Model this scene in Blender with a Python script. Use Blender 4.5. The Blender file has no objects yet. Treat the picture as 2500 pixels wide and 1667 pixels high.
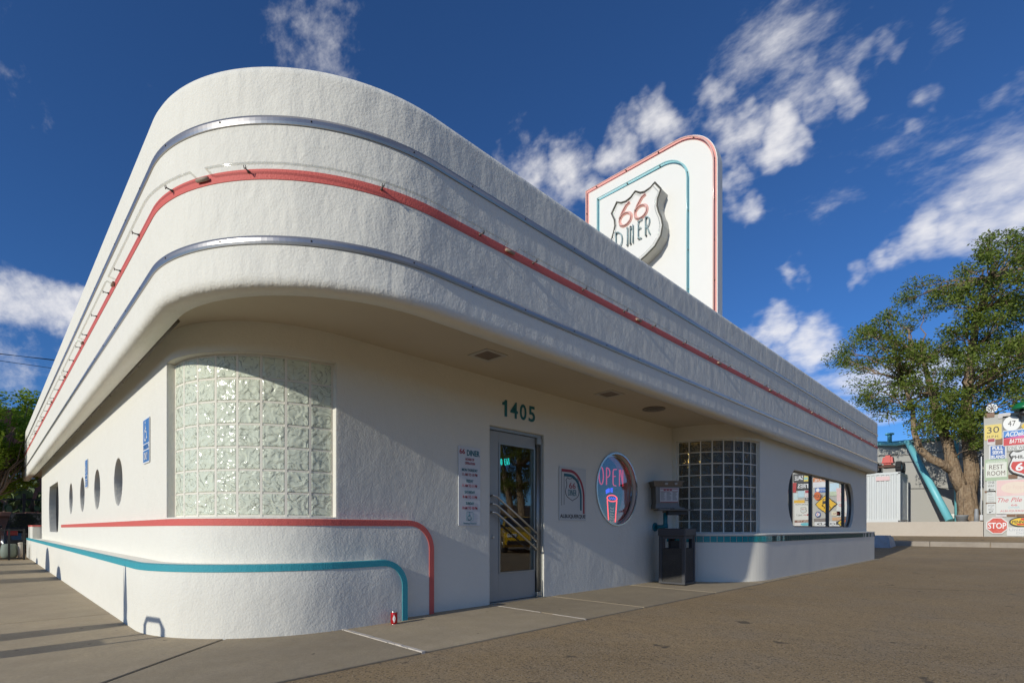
import bpy, bmesh, math, random
import numpy as np
from mathutils import Vector, Matrix
R = math.radians
random.seed(7)
SC = bpy.context.scene
COL = SC.collection

# ------------------------------------------------------------------ camera, sky, sun, exposure
CAMH = 0.92
FPX, CX, HOR = 1275.0, 1250.0, 1290.0
cam_d = bpy.data.cameras.new('camera')
cam_d.sensor_width = 36.0
cam_d.lens = 36.0 * FPX / 2500.0
cam_d.shift_y = (HOR - 833.5) / 2500.0
cam_d.clip_start = 0.05
cam_d.clip_end = 3000
cam = bpy.data.objects.new('camera', cam_d)
cam.location = (0, 0, CAMH)
cam.rotation_euler = (R(90), 0, R(-45.22))
COL.objects.link(cam)
SC.camera = cam
DV = (math.cos(R(44.78)), math.sin(R(44.78)))
RV = (math.sin(R(44.78)), -math.cos(R(44.78)))

SUN_EL, SUN_AZ = 20.0, 2.3
sl = bpy.data.lights.new('sun', 'SUN')
sl.energy = 3.2
sl.angle = R(0.53)
sl.color = (1.0, 0.965, 0.865)
so = bpy.data.objects.new('sun', sl)
sdir = Vector((math.cos(R(SUN_EL)) * math.cos(R(SUN_AZ)), math.cos(R(SUN_EL)) * math.sin(R(SUN_AZ)), -math.sin(R(SUN_EL))))
so.rotation_euler = sdir.to_track_quat('-Z', 'Y').to_euler()
so.location = (-20, 0, 20)
COL.objects.link(so)

SC.view_settings.view_transform = 'Standard'
SC.view_settings.look = 'None'
SC.view_settings.exposure = 0.0
SC.view_settings.gamma = 1.0
SC.view_settings.use_curve_mapping = False
SC.cycles.use_denoising = True
SC.cycles.max_bounces = 6
SC.cycles.diffuse_bounces = 3
SC.cycles.glossy_bounces = 3
SC.cycles.transparent_max_bounces = 12
SC.cycles.caustics_reflective = False
SC.cycles.caustics_refractive = False
SC.cycles.sample_clamp_indirect = 8.0


def raydir(u, v):
    t = (u - CX) / FPX
    return Vector((DV[0] + RV[0] * t, DV[1] + RV[1] * t, (HOR - v) / FPX))


def on_x(u, v, x0):
    d = raydir(u, v); s = x0 / d.x
    return Vector((x0, d.y * s, CAMH + d.z * s))


def on_y(u, v, y0):
    d = raydir(u, v); s = y0 / d.y
    return Vector((d.x * s, y0, CAMH + d.z * s))


def on_z(u, v, z0):
    d = raydir(u, v); s = (z0 - CAMH) / d.z
    return Vector((d.x * s, d.y * s, z0))


W = bpy.data.worlds.new('World')
SC.world = W
W.use_nodes = True
W.cycles.sampling_method = 'MANUAL'
W.cycles.sample_map_resolution = 512
nt = W.node_tree
nt.nodes.clear()


def N(tree, typ, **kw):
    n = tree.nodes.new(typ)
    for k, v in kw.items():
        if k == 'ins':
            for kk, vv in v.items():
                n.inputs[kk].default_value = vv
        else:
            setattr(n, k, v)
    return n


CLOUD_OFF = (6.2, 3.6, 0)  # shift that keeps most of the added clouds out of view


def build_world():
    L = nt.links.new
    out = N(nt, 'ShaderNodeOutputWorld')
    sky = N(nt, 'ShaderNodeTexSky', sky_type='NISHITA', sun_disc=False, sun_elevation=R(SUN_EL),
            sun_rotation=R(270 - SUN_AZ), altitude=3000, air_density=1.25, dust_density=0.0, ozone_density=10.0)
    tc = N(nt, 'ShaderNodeTexCoord')
    sep = N(nt, 'ShaderNodeSeparateXYZ')
    L(tc.outputs['Generated'], sep.inputs[0])
    mz = N(nt, 'ShaderNodeMath', operation='MAXIMUM', ins={1: 0.06})
    L(sep.outputs['Z'], mz.inputs[0])
    px = N(nt, 'ShaderNodeMath', operation='DIVIDE'); L(sep.outputs['X'], px.inputs[0]); L(mz.outputs[0], px.inputs[1])
    py = N(nt, 'ShaderNodeMath', operation='DIVIDE'); L(sep.outputs['Y'], py.inputs[0]); L(mz.outputs[0], py.inputs[1])
    pc = N(nt, 'ShaderNodeCombineXYZ'); L(px.outputs[0], pc.inputs[0]); L(py.outputs[0], pc.inputs[1])
    # the banks' outlines are torn by two scales of turbulence, drawn out along the wind
    wn = N(nt, 'ShaderNodeTexNoise', ins={'Scale': 13.0, 'Detail': 3.0, 'Roughness': 0.6})
    L(tc.outputs['Generated'], wn.inputs['Vector'])
    wc = N(nt, 'ShaderNodeVectorMath', operation='SUBTRACT'); wc.inputs[1].default_value = (.5, .5, .5)
    L(wn.outputs['Color'], wc.inputs[0])
    warp = N(nt, 'ShaderNodeVectorMath', operation='MULTIPLY_ADD'); warp.inputs[1].default_value = (.12, .12, .12)
    L(wc.outputs[0], warp.inputs[0]); L(tc.outputs['Generated'], warp.inputs[2])
    wind = N(nt, 'ShaderNodeMapping'); wind.inputs['Rotation'].default_value = (R(25), R(-35), R(40)); wind.inputs['Scale'].default_value = (1.0, .42, 1.0)
    L(tc.outputs['Generated'], wind.inputs['Vector'])
    n1 = N(nt, 'ShaderNodeTexNoise', ins={'Scale': 15.0, 'Detail': 5.0, 'Roughness': 0.62, 'Distortion': 0.0})
    L(wind.outputs[0], n1.inputs['Vector'])
    n2 = N(nt, 'ShaderNodeTexNoise', ins={'Scale': 42.0, 'Detail': 4.0, 'Roughness': 0.65, 'Distortion': 0.0})
    L(wind.outputs[0], n2.inputs['Vector'])
    # cloud banks: direction (from the photograph), angular size, density
    banks = [(735, 70, 0.095, .66), (650, 110, .06, .5), (830, 40, .06, .5), (400, 215, .022, .42), (183, 708, .022, 1.0),
             (1510, 360, .045, .85), (1600, 320, .05, .95), (1760, 260, .045, .85), (1800, 320, .05, .9), (1890, 335, .045, .95),
             (1840, 190, .03, .6), (1950, 150, .04, .8), (2060, 195, .045, .85), (2120, 125, .035, .7),
             (2090, 240, .035, .85), (2000, 260, .03, .7), (2150, 20, .05, .5), (2320, 50, .05, .45),
             (1290, 410, .06, .85), (1390, 440, .06, .9), (1830, 510, .045, .95), (1800, 450, .035, .6),
             (1950, 655, .03, .75), (2090, 655, .035, .85), (2180, 630, .04, .95), (2270, 590, .05, .95), (2360, 540, .06, .9), (2470, 490, .075, .9),
             (2290, 350, .03, .65), (2280, 220, .022, .6), (2490, 200, .04, .6),
             (1890, 815, .05, .95), (1980, 845, .055, .95), (60, 890, .10, .6), (110, 680, .06, .25)]
    acc = None
    for (u, v, r, k) in banks:
        d = raydir(u, v).normalized()
        ds = N(nt, 'ShaderNodeVectorMath', operation='DISTANCE')
        ds.inputs[1].default_value = d
        L(warp.outputs[0], ds.inputs[0])
        mr = N(nt, 'ShaderNodeMapRange', interpolation_type='SMOOTHSTEP',
               ins={'From Min': 0.0, 'From Max': r * 1.6, 'To Min': k * .94, 'To Max': 0.0})
        L(ds.outputs['Value'], mr.inputs['Value'])
        if acc is None:
            acc = mr
        else:
            m = N(nt, 'ShaderNodeMath', operation='MAXIMUM'); L(acc.outputs[0], m.inputs[0]); L(mr.outputs[0], m.inputs[1]); acc = m
    # scattered clouds elsewhere, thickened as neutral fill light on the shaded front
    n3 = N(nt, 'ShaderNodeTexNoise', ins={'Scale': 0.8, 'Detail': 2.0, 'Roughness': 0.5})
    pof = N(nt, 'ShaderNodeVectorMath', operation='ADD'); pof.inputs[1].default_value = CLOUD_OFF
    L(pc.outputs[0], pof.inputs[0]); L(pof.outputs[0], n3.inputs['Vector'])
    w3 = N(nt, 'ShaderNodeMapRange', ins={'From Min': .445, 'From Max': .63, 'To Min': 0.0, 'To Max': .82})
    L(n3.outputs['Fac'], w3.inputs['Value'])
    hz = N(nt, 'ShaderNodeMapRange', interpolation_type='SMOOTHSTEP', ins={'From Min': .06, 'From Max': .22, 'To Min': 0.0, 'To Max': 1.0}); L(sep.outputs['Z'], hz.inputs['Value'])
    w4 = N(nt, 'ShaderNodeMath', operation='MULTIPLY'); L(w3.outputs[0], w4.inputs[0]); L(hz.outputs[0], w4.inputs[1])
    cov = N(nt, 'ShaderNodeMath', operation='MAXIMUM'); L(acc.outputs[0], cov.inputs[0]); L(w4.outputs[0], cov.inputs[1])
    mixn = N(nt, 'ShaderNodeMath', operation='MULTIPLY_ADD', ins={1: 0.40})
    L(n2.outputs['Fac'], mixn.inputs[0])
    n1s = N(nt, 'ShaderNodeMath', operation='MULTIPLY', ins={1: 0.60}); L(n1.outputs['Fac'], n1s.inputs[0])
    L(n1s.outputs[0], mixn.inputs[2])
    # density = smoothstep(1 - cov*.., ...)
    sub = N(nt, 'ShaderNodeMath', operation='MULTIPLY_ADD', ins={1: 0.60, 2: -0.72}); L(cov.outputs[0], sub.inputs[0])
    ad = N(nt, 'ShaderNodeMath', operation='ADD'); L(mixn.outputs[0], ad.inputs[0]); L(sub.outputs[0], ad.inputs[1])
    den = N(nt, 'ShaderNodeMapRange', interpolation_type='SMOOTHSTEP', ins={'From Min': -0.02, 'From Max': 0.46, 'To Min': 0.0, 'To Max': 0.85})
    L(ad.outputs[0], den.inputs['Value'])
    bg1 = N(nt, 'ShaderNodeBackground', ins={'Strength': 0.112})
    L(sky.outputs[0], bg1.inputs['Color'])
    bg2 = N(nt, 'ShaderNodeBackground', ins={'Strength': 0.98, 'Color': (1.0, 0.98, 0.97, 1)})
    mx = N(nt, 'ShaderNodeMixShader')
    L(den.outputs[0], mx.inputs[0]); L(bg1.outputs[0], mx.inputs[1]); L(bg2.outputs[0], mx.inputs[2])
    L(mx.outputs[0], out.inputs['Surface'])


build_world()

# ------------------------------------------------------------------ materials
MATS = {}


def mat(name, col=(.5, .5, .5), rough=.6, metal=0.0, spec=.5, bump=None, var=None, emit=None, coat=0.0, alpha=None, bevel=0, sheen=0):
    """bump: list of (scale, distance, stretch xyz); var: (scale, amount, second colour)"""
    if name in MATS:
        return MATS[name]
    m = bpy.data.materials.new(name)
    m.use_nodes = True
    t = m.node_tree
    L = t.links.new
    b = t.nodes['Principled BSDF']
    b.inputs['Base Color'].default_value = (*col, 1)
    b.inputs['Roughness'].default_value = rough
    b.inputs['Metallic'].default_value = metal
    b.inputs['Specular IOR Level'].default_value = spec
    b.inputs['Coat Weight'].default_value = coat
    if emit:
        b.inputs['Emission Color'].default_value = (*emit[0], 1)
        b.inputs['Emission Strength'].default_value = emit[1]
    tc = None
    if bump or var:
        tc = N(t, 'ShaderNodeTexCoord')
    if var:
        prev = None
        for (sc, amt, c2) in (var if isinstance(var, list) else [var]):
            no = N(t, 'ShaderNodeTexNoise', ins={'Scale': sc, 'Detail': 6.0, 'Roughness': .6})
            L(tc.outputs['Object'], no.inputs['Vector'])
            mr = N(t, 'ShaderNodeMapRange', ins={'From Min': .36, 'From Max': .68, 'To Min': 0.0, 'To Max': amt})
            L(no.outputs['Fac'], mr.inputs['Value'])
            mx = N(t, 'ShaderNodeMix', data_type='RGBA')
            if prev is None:
                mx.inputs['A'].default_value = (*col, 1)
            else:
                L(prev.outputs['Result'], mx.inputs['A'])
            mx.inputs['B'].default_value = (*c2, 1)
            L(mr.outputs[0], mx.inputs['Factor'])
            prev = mx
        L(prev.outputs['Result'], b.inputs['Base Color'])
    nprev = None
    if bevel:
        bv = N(t, 'ShaderNodeBevel', samples=4, ins={'Radius': bevel})
        nprev = bv.outputs[0]
    if bump:
        for (sc, dist, st) in bump:
            mp = N(t, 'ShaderNodeMapping')
            mp.inputs['Scale'].default_value = st
            L(tc.outputs['Object'], mp.inputs['Vector'])
            no = N(t, 'ShaderNodeTexNoise', ins={'Scale': sc, 'Detail': 2.5, 'Roughness': .55})
            L(mp.outputs[0], no.inputs['Vector'])
            bp = N(t, 'ShaderNodeBump', ins={'Strength': 1.0, 'Distance': dist})
            L(no.outputs['Fac'], bp.inputs['Height'])
            if nprev is not None:
                L(nprev, bp.inputs['Normal'])
            nprev = bp.outputs[0]
    if nprev is not None:
        L(nprev, b.inputs['Normal'])
    MATS[name] = m
    return m


def pane_mat(name, fac, tint, ior=2.4, rough=0.01, wav=0.0):
    if name in MATS:
        return MATS[name]
    m = bpy.data.materials.new(name); m.use_nodes = True
    t = m.node_tree; L = t.links.new
    t.nodes.remove(t.nodes['Principled BSDF'])
    out = t.nodes['Material Output']
    tr = N(t, 'ShaderNodeBsdfTransparent'); tr.inputs[0].default_value = (*tint, 1)
    gl = N(t, 'ShaderNodeBsdfGlossy'); gl.inputs['Color'].default_value = (.95, .96, .97, 1); gl.inputs['Roughness'].default_value = rough
    mx = N(t, 'ShaderNodeMixShader')
    if fac is None:
        f0 = ((ior - 1) / (ior + 1)) ** 2
        lw = N(t, 'ShaderNodeLayerWeight', ins={'Blend': .5})
        pw4 = N(t, 'ShaderNodeMath', operation='POWER', ins={1: 4.0}); L(lw.outputs['Facing'], pw4.inputs[0])
        fm = N(t, 'ShaderNodeMapRange', ins={'From Min': 0.0, 'From Max': 1.0, 'To Min': f0, 'To Max': 1.0}); L(pw4.outputs[0], fm.inputs['Value'])
        L(fm.outputs[0], mx.inputs[0])
    else:
        mx.inputs[0].default_value = fac
    if wav:
        tc = N(t, 'ShaderNodeTexCoord')
        no = N(t, 'ShaderNodeTexNoise', ins={'Scale': 1.5, 'Detail': 1.0}); L(tc.outputs['Object'], no.inputs['Vector'])
        bp = N(t, 'ShaderNodeBump', ins={'Strength': 1.0, 'Distance': wav}); L(no.outputs['Fac'], bp.inputs['Height'])
        L(bp.outputs[0], gl.inputs['Normal'])
    L(tr.outputs[0], mx.inputs[1]); L(gl.outputs[0], mx.inputs[2]); L(mx.outputs[0], out.inputs['Surface'])
    MATS[name] = m
    return m


def glass_block_mat(name, dif, A, B):
    m = bpy.data.materials.new(name); m.use_nodes = True
    t = m.node_tree; L = t.links.new
    t.nodes.remove(t.nodes['Principled BSDF'])
    out = t.nodes['Material Output']
    tc = N(t, 'ShaderNodeTexCoord')
    oi = N(t, 'ShaderNodeObjectInfo')
    ad = N(t, 'ShaderNodeVectorMath', operation='MULTIPLY_ADD')
    ad.inputs[1].default_value = (1, 1, 1)
    sc = N(t, 'ShaderNodeVectorMath', operation='SCALE'); sc.inputs['Scale'].default_value = 37.0
    cb = N(t, 'ShaderNodeCombineXYZ'); L(oi.outputs['Random'], cb.inputs[0]); L(oi.outputs['Random'], cb.inputs[1])
    L(cb.outputs[0], sc.inputs[0])
    L(tc.outputs['Object'], ad.inputs[0]); L(sc.outputs[0], ad.inputs[2])
    no = N(t, 'ShaderNodeTexNoise', ins={'Scale': 11.0, 'Detail': 1.0, 'Roughness': .5, 'Distortion': 1.0}); L(ad.outputs[0], no.inputs['Vector'])
    bp = N(t, 'ShaderNodeBump', ins={'Strength': 1.0, 'Distance': .022}); L(no.outputs['Fac'], bp.inputs['Height'])
    no2 = N(t, 'ShaderNodeTexNoise', ins={'Scale': 7.0, 'Detail': 2.0, 'Roughness': .55, 'Distortion': 1.4}); L(ad.outputs[0], no2.inputs['Vector'])
    # thin dark refraction lines where the inner ripple folds over
    ab = N(t, 'ShaderNodeMath', operation='SUBTRACT', ins={1: .5}); L(no2.outputs['Fac'], ab.inputs[0])
    ab2 = N(t, 'ShaderNodeMath', operation='ABSOLUTE'); L(ab.outputs[0], ab2.inputs[0])
    ln = N(t, 'ShaderNodeMapRange', ins={'From Min': .0, 'From Max': .022, 'To Min': .7, 'To Max': 0.0}); L(ab2.outputs[0], ln.inputs['Value'])
    cm = N(t, 'ShaderNodeMix', data_type='RGBA')
    cm.inputs['A'].default_value = (*A, 1); cm.inputs['B'].default_value = (*B, 1)
    L(ln.outputs[0], cm.inputs['Factor'])
    df = N(t, 'ShaderNodeBsdfDiffuse'); L(cm.outputs['Result'], df.inputs['Color']); L(bp.outputs[0], df.inputs['Normal'])
    tl = N(t, 'ShaderNodeBsdfTranslucent'); tl.inputs['Color'].default_value = (.6, .66, .55, 1)
    tp = N(t, 'ShaderNodeBsdfTransparent'); tp.inputs['Color'].default_value = (.7, .78, .68, 1)
    rf = N(t, 'ShaderNodeBsdfRefraction'); rf.inputs['IOR'].default_value = 1.25; rf.inputs['Roughness'].default_value = .08
    rf.inputs['Color'].default_value = (.85, .92, .82, 1); L(bp.outputs[0], rf.inputs['Normal'])
    gl = N(t, 'ShaderNodeBsdfGlossy'); gl.inputs['Roughness'].default_value = .12; L(bp.outputs[0], gl.inputs['Normal'])
    m1 = N(t, 'ShaderNodeMixShader', ins={0: dif}); L(rf.outputs[0], m1.inputs[1]); L(df.outputs[0], m1.inputs[2])
    m1b = N(t, 'ShaderNodeMixShader', ins={0: .04}); L(m1.outputs[0], m1b.inputs[1]); L(tl.outputs[0], m1b.inputs[2])
    m1c = N(t, 'ShaderNodeMixShader', ins={0: .03}); L(m1b.outputs[0], m1c.inputs[1]); L(tp.outputs[0], m1c.inputs[2])
    fr = N(t, 'ShaderNodeFresnel'); fr.inputs['IOR'].default_value = 1.36; L(bp.outputs[0], fr.inputs['Normal'])
    m2 = N(t, 'ShaderNodeMixShader'); L(fr.outputs[0], m2.inputs[0]); L(m1c.outputs[0], m2.inputs[1]); L(gl.outputs[0], m2.inputs[2])
    L(m2.outputs[0], out.inputs['Surface'])
    MATS[name] = m
    return m


STUCCO_BUMP = [(1.1, .035, (1, 1, .55)), (4.5, .024, (1, 1, .5)), (17, .0036, (1, 1, .7)), (60, .0036, (1, 1, 1))]
WALL_BUMP = [(1.1, .03, (1, 1, .7)), (4.0, .012, (1, 1, .6)), (18, .004, (1, 1, 1)), (60, .0036, (1, 1, 1))]
stucco_f = mat('stucco_fascia', (.79, .762, .668), .82, spec=.28, bump=STUCCO_BUMP,
               var=[(1.7, .16, (.72, .68, .585)), (9, .10, (.70, .67, .59))])
stucco = mat('stucco_white', (.79, .762, .668), .82, spec=.28, bump=WALL_BUMP, bevel=.03,
             var=[(1.7, .16, (.72, .68, .585)), (9, .10, (.70, .67, .59))])
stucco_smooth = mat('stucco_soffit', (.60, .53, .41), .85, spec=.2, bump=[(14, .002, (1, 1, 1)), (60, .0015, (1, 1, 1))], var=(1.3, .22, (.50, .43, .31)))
red_paint = mat('red_paint', (.68, .14, .115), .6, spec=.35, bump=[(85, .004, (1, 1, 1))], var=(6, .3, (.60, .12, .10)))
teal_paint = mat('teal_paint', (.05, .36, .42), .6, spec=.35, bump=[(85, .004, (1, 1, 1))], var=(6, .3, (.045, .31, .37)))
chrome = mat('chrome_strip', (.42, .40, .38), .30, .82, bump=[(3, .004, (1, 1, 1))])
steel = mat('stainless', (.62, .62, .60), .28, 1.0)
alum = mat('aluminium_frame', (.42, .42, .39), .42, .75, var=(5, .4, (.34, .34, .31)))
door_alum = mat('door_aluminium', (.40, .40, .375), .5, .35, var=(4, .35, (.33, .33, .31)))
dark_metal = mat('dark_metal', (.035, .035, .036), .4, .5)
black = mat('black_plastic', (.02, .02, .022), .45)
rubber = mat('rubber', (.025, .025, .026), .8)
mortar = mat('mortar', (.80, .76, .65), .85, var=(6, .3, (.7, .65, .55)))
gblock_sunlit = glass_block_mat('glass_block_sunlit', .82, (.90, .95, .76), (.22, .24, .18))  # corner blocks, the sun's brightness put into a pale diffuse colour
gblock_shaded = glass_block_mat('glass_block_shaded', .16, (.55, .58, .52), (.05, .05, .05))  # same glass with the bay's shade put into a darker colour
pane = pane_mat('window_pane', None, (.55, .6, .58), 2.3)
pane_film = pane_mat('window_pane_film', .80, (.3, .32, .33), wav=.0012)
pane_dark = pane_mat('door_pane', None, (.85, .87, .86), 1.9)
tube_glass = pane_mat('neon_glass', .16, (.93, .93, .90), rough=.08)
sign_white = mat('sign_white', (.80, .785, .73), .5, spec=.4, var=(2.5, .12, (.72, .70, .63)))
conc = mat('concrete_walk', (.47, .375, .24), .88, spec=.25,
           bump=[(160, .0015, (1, 1, 1)), (9, .003, (1, 1, 1))],
           var=[(.8, .7, (.32, .26, .18)), (5, .45, (.52, .43, .31)), (2.6, .5, (.34, .275, .19)), (40, .5, (.29, .24, .17))])
conc_pale = mat('concrete_pale', (.55, .48, .39), .9, var=[(1.2, .4, (.47, .40, .32)), (9, .3, (.58, .52, .44))], bump=[(60, .002, (1, 1, 1))])
conc_kerb = mat('concrete_kerb', (.36, .31, .25), .9, var=[(2.5, .6, (.24, .2, .16)), (14, .3, (.42, .37, .3))], bump=[(60, .003, (1, 1, 1))])
joint_white = mat('joint_sealant', (.62, .56, .48), .8, var=(12, .6, (.42, .37, .31)))
tile_teal = mat('tile_teal', (.008, .27, .30), .18, spec=.4)
tile_teal2 = mat('tile_teal_dark', (.02, .21, .22), .18, spec=.4)
tile_grey = mat('tile_grey_green', (.02, .075, .072), .55, spec=.12)
grout = mat('grout', (.6, .58, .52), .9)


def asphalt_mat():
    m = bpy.data.materials.new('asphalt'); m.use_nodes = True
    t = m.node_tree; L = t.links.new
    b = t.nodes['Principled BSDF']; b.inputs['Roughness'].default_value = .92; b.inputs['Specular IOR Level'].default_value = .22
    tc = N(t, 'ShaderNodeTexCoord')

    def ramp(scale, lo, hi, to, det=6.0, rough=.6):
        no = N(t, 'ShaderNodeTexNoise', ins={'Scale': scale, 'Detail': det, 'Roughness': rough}); L(tc.outputs['Object'], no.inputs['Vector'])
        mr = N(t, 'ShaderNodeMapRange', ins={'From Min': lo, 'From Max': hi, 'To Min': 0.0, 'To Max': to}); L(no.outputs['Fac'], mr.inputs['Value'])
        return mr.outputs[0], no

    def mixc(a, bcol, f):
        mx = N(t, 'ShaderNodeMix', data_type='RGBA')
        if isinstance(a, tuple):
            mx.inputs['A'].default_value = (*a, 1)
        else:
            L(a, mx.inputs['A'])
        mx.inputs['B'].default_value = (*bcol, 1)
        L(f, mx.inputs['Factor'])
        return mx.outputs['Result']
    c = mixc((.40, .285, .155), (.30, .215, .118), ramp(.35, .38, .66, .85)[0])
    c = mixc(c, (.34, .27, .185), ramp(1.8, .45, .7, .5)[0])
    c = mixc(c, (.10, .08, .058), ramp(60, .52, .68, .75, 1.0)[0])
    c = mixc(c, (.56, .47, .36), ramp(85, .66, .72, .75, .5)[0])
    c = mixc(c, (.09, .075, .058), ramp(3.1, .69, .73, .8, 3, .5)[0])
    # fine cracks
    vo = N(t, 'ShaderNodeTexVoronoi', feature='DISTANCE_TO_EDGE', ins={'Scale': .42})
    wn = N(t, 'ShaderNodeTexNoise', ins={'Scale': 1.4, 'Detail': 5.0}); L(tc.outputs['Object'], wn.inputs['Vector'])
    wa = N(t, 'ShaderNodeVectorMath', operation='MULTIPLY_ADD'); wa.inputs[1].default_value = (1.1, 1.1, 0)
    L(wn.outputs['Color'], wa.inputs[0]); L(tc.outputs['Object'], wa.inputs[2]); L(wa.outputs[0], vo.inputs['Vector'])
    mr = N(t, 'ShaderNodeMapRange', ins={'From Min': 0.0, 'From Max': .007, 'To Min': .8, 'To Max': 0.0}); L(vo.outputs['Distance'], mr.inputs['Value'])
    gate = ramp(.5, .5, .6, 1.0)[0]
    mm = N(t, 'ShaderNodeMath', operation='MULTIPLY'); L(mr.outputs[0], mm.inputs[0]); L(gate, mm.inputs[1])
    c = mixc(c, (.05, .043, .036), mm.outputs[0])
    L(c, b.inputs['Base Color'])
    nb = ramp(190, 0, 1, 1, 3)[1]
    bp = N(t, 'ShaderNodeBump', ins={'Strength': 1.0, 'Distance': .005}); L(nb.outputs['Fac'], bp.inputs['Height'])
    nb2 = ramp(6, 0, 1, 1, 3)[1]
    bp2 = N(t, 'ShaderNodeBump', ins={'Strength': 1.0, 'Distance': .01}); L(nb2.outputs['Fac'], bp2.inputs['Height']); L(bp.outputs[0], bp2.inputs['Normal'])
    L(bp2.outputs[0], b.inputs['Normal'])
    return m


asphalt = asphalt_mat()


def add_spots(m, scale, size, col, amt):
    t = m.node_tree; L = t.links.new
    b = t.nodes['Principled BSDF']
    src_ = b.inputs['Base Color'].links[0].from_socket
    tc = N(t, 'ShaderNodeTexCoord')
    wn = N(t, 'ShaderNodeTexNoise', ins={'Scale': scale * 4, 'Detail': 2.0}); L(tc.outputs['Object'], wn.inputs['Vector'])
    wa = N(t, 'ShaderNodeVectorMath', operation='MULTIPLY_ADD'); wa.inputs[1].default_value = (.12 / scale * 2,) * 3
    L(wn.outputs['Color'], wa.inputs[0]); L(tc.outputs['Object'], wa.inputs[2])
    vo = N(t, 'ShaderNodeTexVoronoi', ins={'Scale': scale, 'Randomness': 1.0}); L(wa.outputs[0], vo.inputs['Vector'])
    mr = N(t, 'ShaderNodeMapRange', ins={'From Min': size * .6, 'From Max': size, 'To Min': amt, 'To Max': 0.0}); L(vo.outputs['Distance'], mr.inputs['Value'])
    sp_ = N(t, 'ShaderNodeSeparateColor'); L(vo.outputs['Color'], sp_.inputs[0])
    gt2 = N(t, 'ShaderNodeMath', operation='GREATER_THAN', ins={1: .62}); L(sp_.outputs[0], gt2.inputs[0])
    mu = N(t, 'ShaderNodeMath', operation='MULTIPLY'); L(mr.outputs[0], mu.inputs[0]); L(gt2.outputs[0], mu.inputs[1])
    mx = N(t, 'ShaderNodeMix', data_type='RGBA'); L(src_, mx.inputs['A']); mx.inputs['B'].default_value = (*col, 1); L(mu.outputs[0], mx.inputs['Factor'])
    L(mx.outputs['Result'], b.inputs['Base Color'])


add_spots(conc, 4.5, .085, (.10, .085, .065), .8)
add_spots(asphalt, 3.2, .085, (.07, .058, .045), .8)


def tint_random(m, lo, hi):
    t = m.node_tree; L = t.links.new
    b = t.nodes['Principled BSDF']
    src_ = b.inputs['Base Color'].links[0].from_socket
    oi = N(t, 'ShaderNodeObjectInfo')
    mr = N(t, 'ShaderNodeMapRange', ins={'To Min': lo, 'To Max': hi}); L(oi.outputs['Random'], mr.inputs['Value'])
    sc_ = N(t, 'ShaderNodeVectorMath', operation='SCALE'); L(src_, sc_.inputs[0]); L(mr.outputs[0], sc_.inputs['Scale'])
    L(sc_.outputs[0], b.inputs['Base Color'])


tint_random(conc, .82, 1.06)
gravel_m = mat('gravel', (.42, .30, .20), .95, var=[(30, .7, (.25, .17, .11)), (90, .5, (.55, .43, .32))], bump=[(70, .02, (1, 1, 1))])
grey_wall = mat('grey_painted_wall', (.42, .41, .375), .85, var=(.6, .25, (.36, .35, .32)), bump=[(30, .003, (1, 1, 1))])
cont_white = mat('container_paint', (.60, .62, .60), .5, var=(3, .2, (.52, .53, .5)))
brown_stucco = mat('brown_stucco', (.15, .07, .05), .9, var=(2, .3, (.12, .055, .04)))
brick_m = mat('brick_cap', (.26, .13, .09), .9, var=(4, .6, (.17, .09, .065)), bump=[(40, .006, (1, 1, 1))])
bark = mat('bark', (.27, .18, .105), .95, var=[(2.2, .8, (.16, .105, .065)), (9, .7, (.42, .32, .21))], bump=[(5, .16, (1, 1, .2)), (14, .05, (1, 1, .25)), (40, .01, (1, 1, .4))])
bark2 = mat('bark_pale', (.22, .16, .11), .95, var=(5, .5, (.14, .10, .07)), bump=[(20, .02, (1, 1, .3))])


def leaf_mat(name, c1, c2, trans=.35):
    m = bpy.data.materials.new(name); m.use_nodes = True
    t = m.node_tree; L = t.links.new
    t.nodes.remove(t.nodes['Principled BSDF'])
    out = t.nodes['Material Output']
    ge = N(t, 'ShaderNodeNewGeometry')
    mx = N(t, 'ShaderNodeMix', data_type='RGBA'); mx.inputs['A'].default_value = (*c1, 1); mx.inputs['B'].default_value = (*c2, 1)
    L(ge.outputs['Random Per Island'], mx.inputs['Factor'])
    d = N(t, 'ShaderNodeBsdfPrincipled'); d.inputs['Roughness'].default_value = .55; d.inputs['Specular IOR Level'].default_value = .3
    L(mx.outputs['Result'], d.inputs['Base Color'])
    tl = N(t, 'ShaderNodeBsdfTranslucent'); L(mx.outputs['Result'], tl.inputs['Color'])
    ms = N(t, 'ShaderNodeMixShader', ins={0: trans}); L(d.outputs[0], ms.inputs[1]); L(tl.outputs[0], ms.inputs[2])
    L(ms.outputs[0], out.inputs['Surface'])
    return m


leaf_elm = leaf_mat('elm_leaf', (.085, .14, .018), (.27, .33, .06), .38)
leaf_ash = leaf_mat('ash_leaf', (.16, .28, .02), (.36, .46, .06), .5)
leaf_cactus = leaf_mat('cactus_pad', (.06, .10, .03), (.20, .25, .10), .05)


def flat(name, col, rough=.5, **k):
    return mat('paint_' + name, col, rough, **k)


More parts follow.
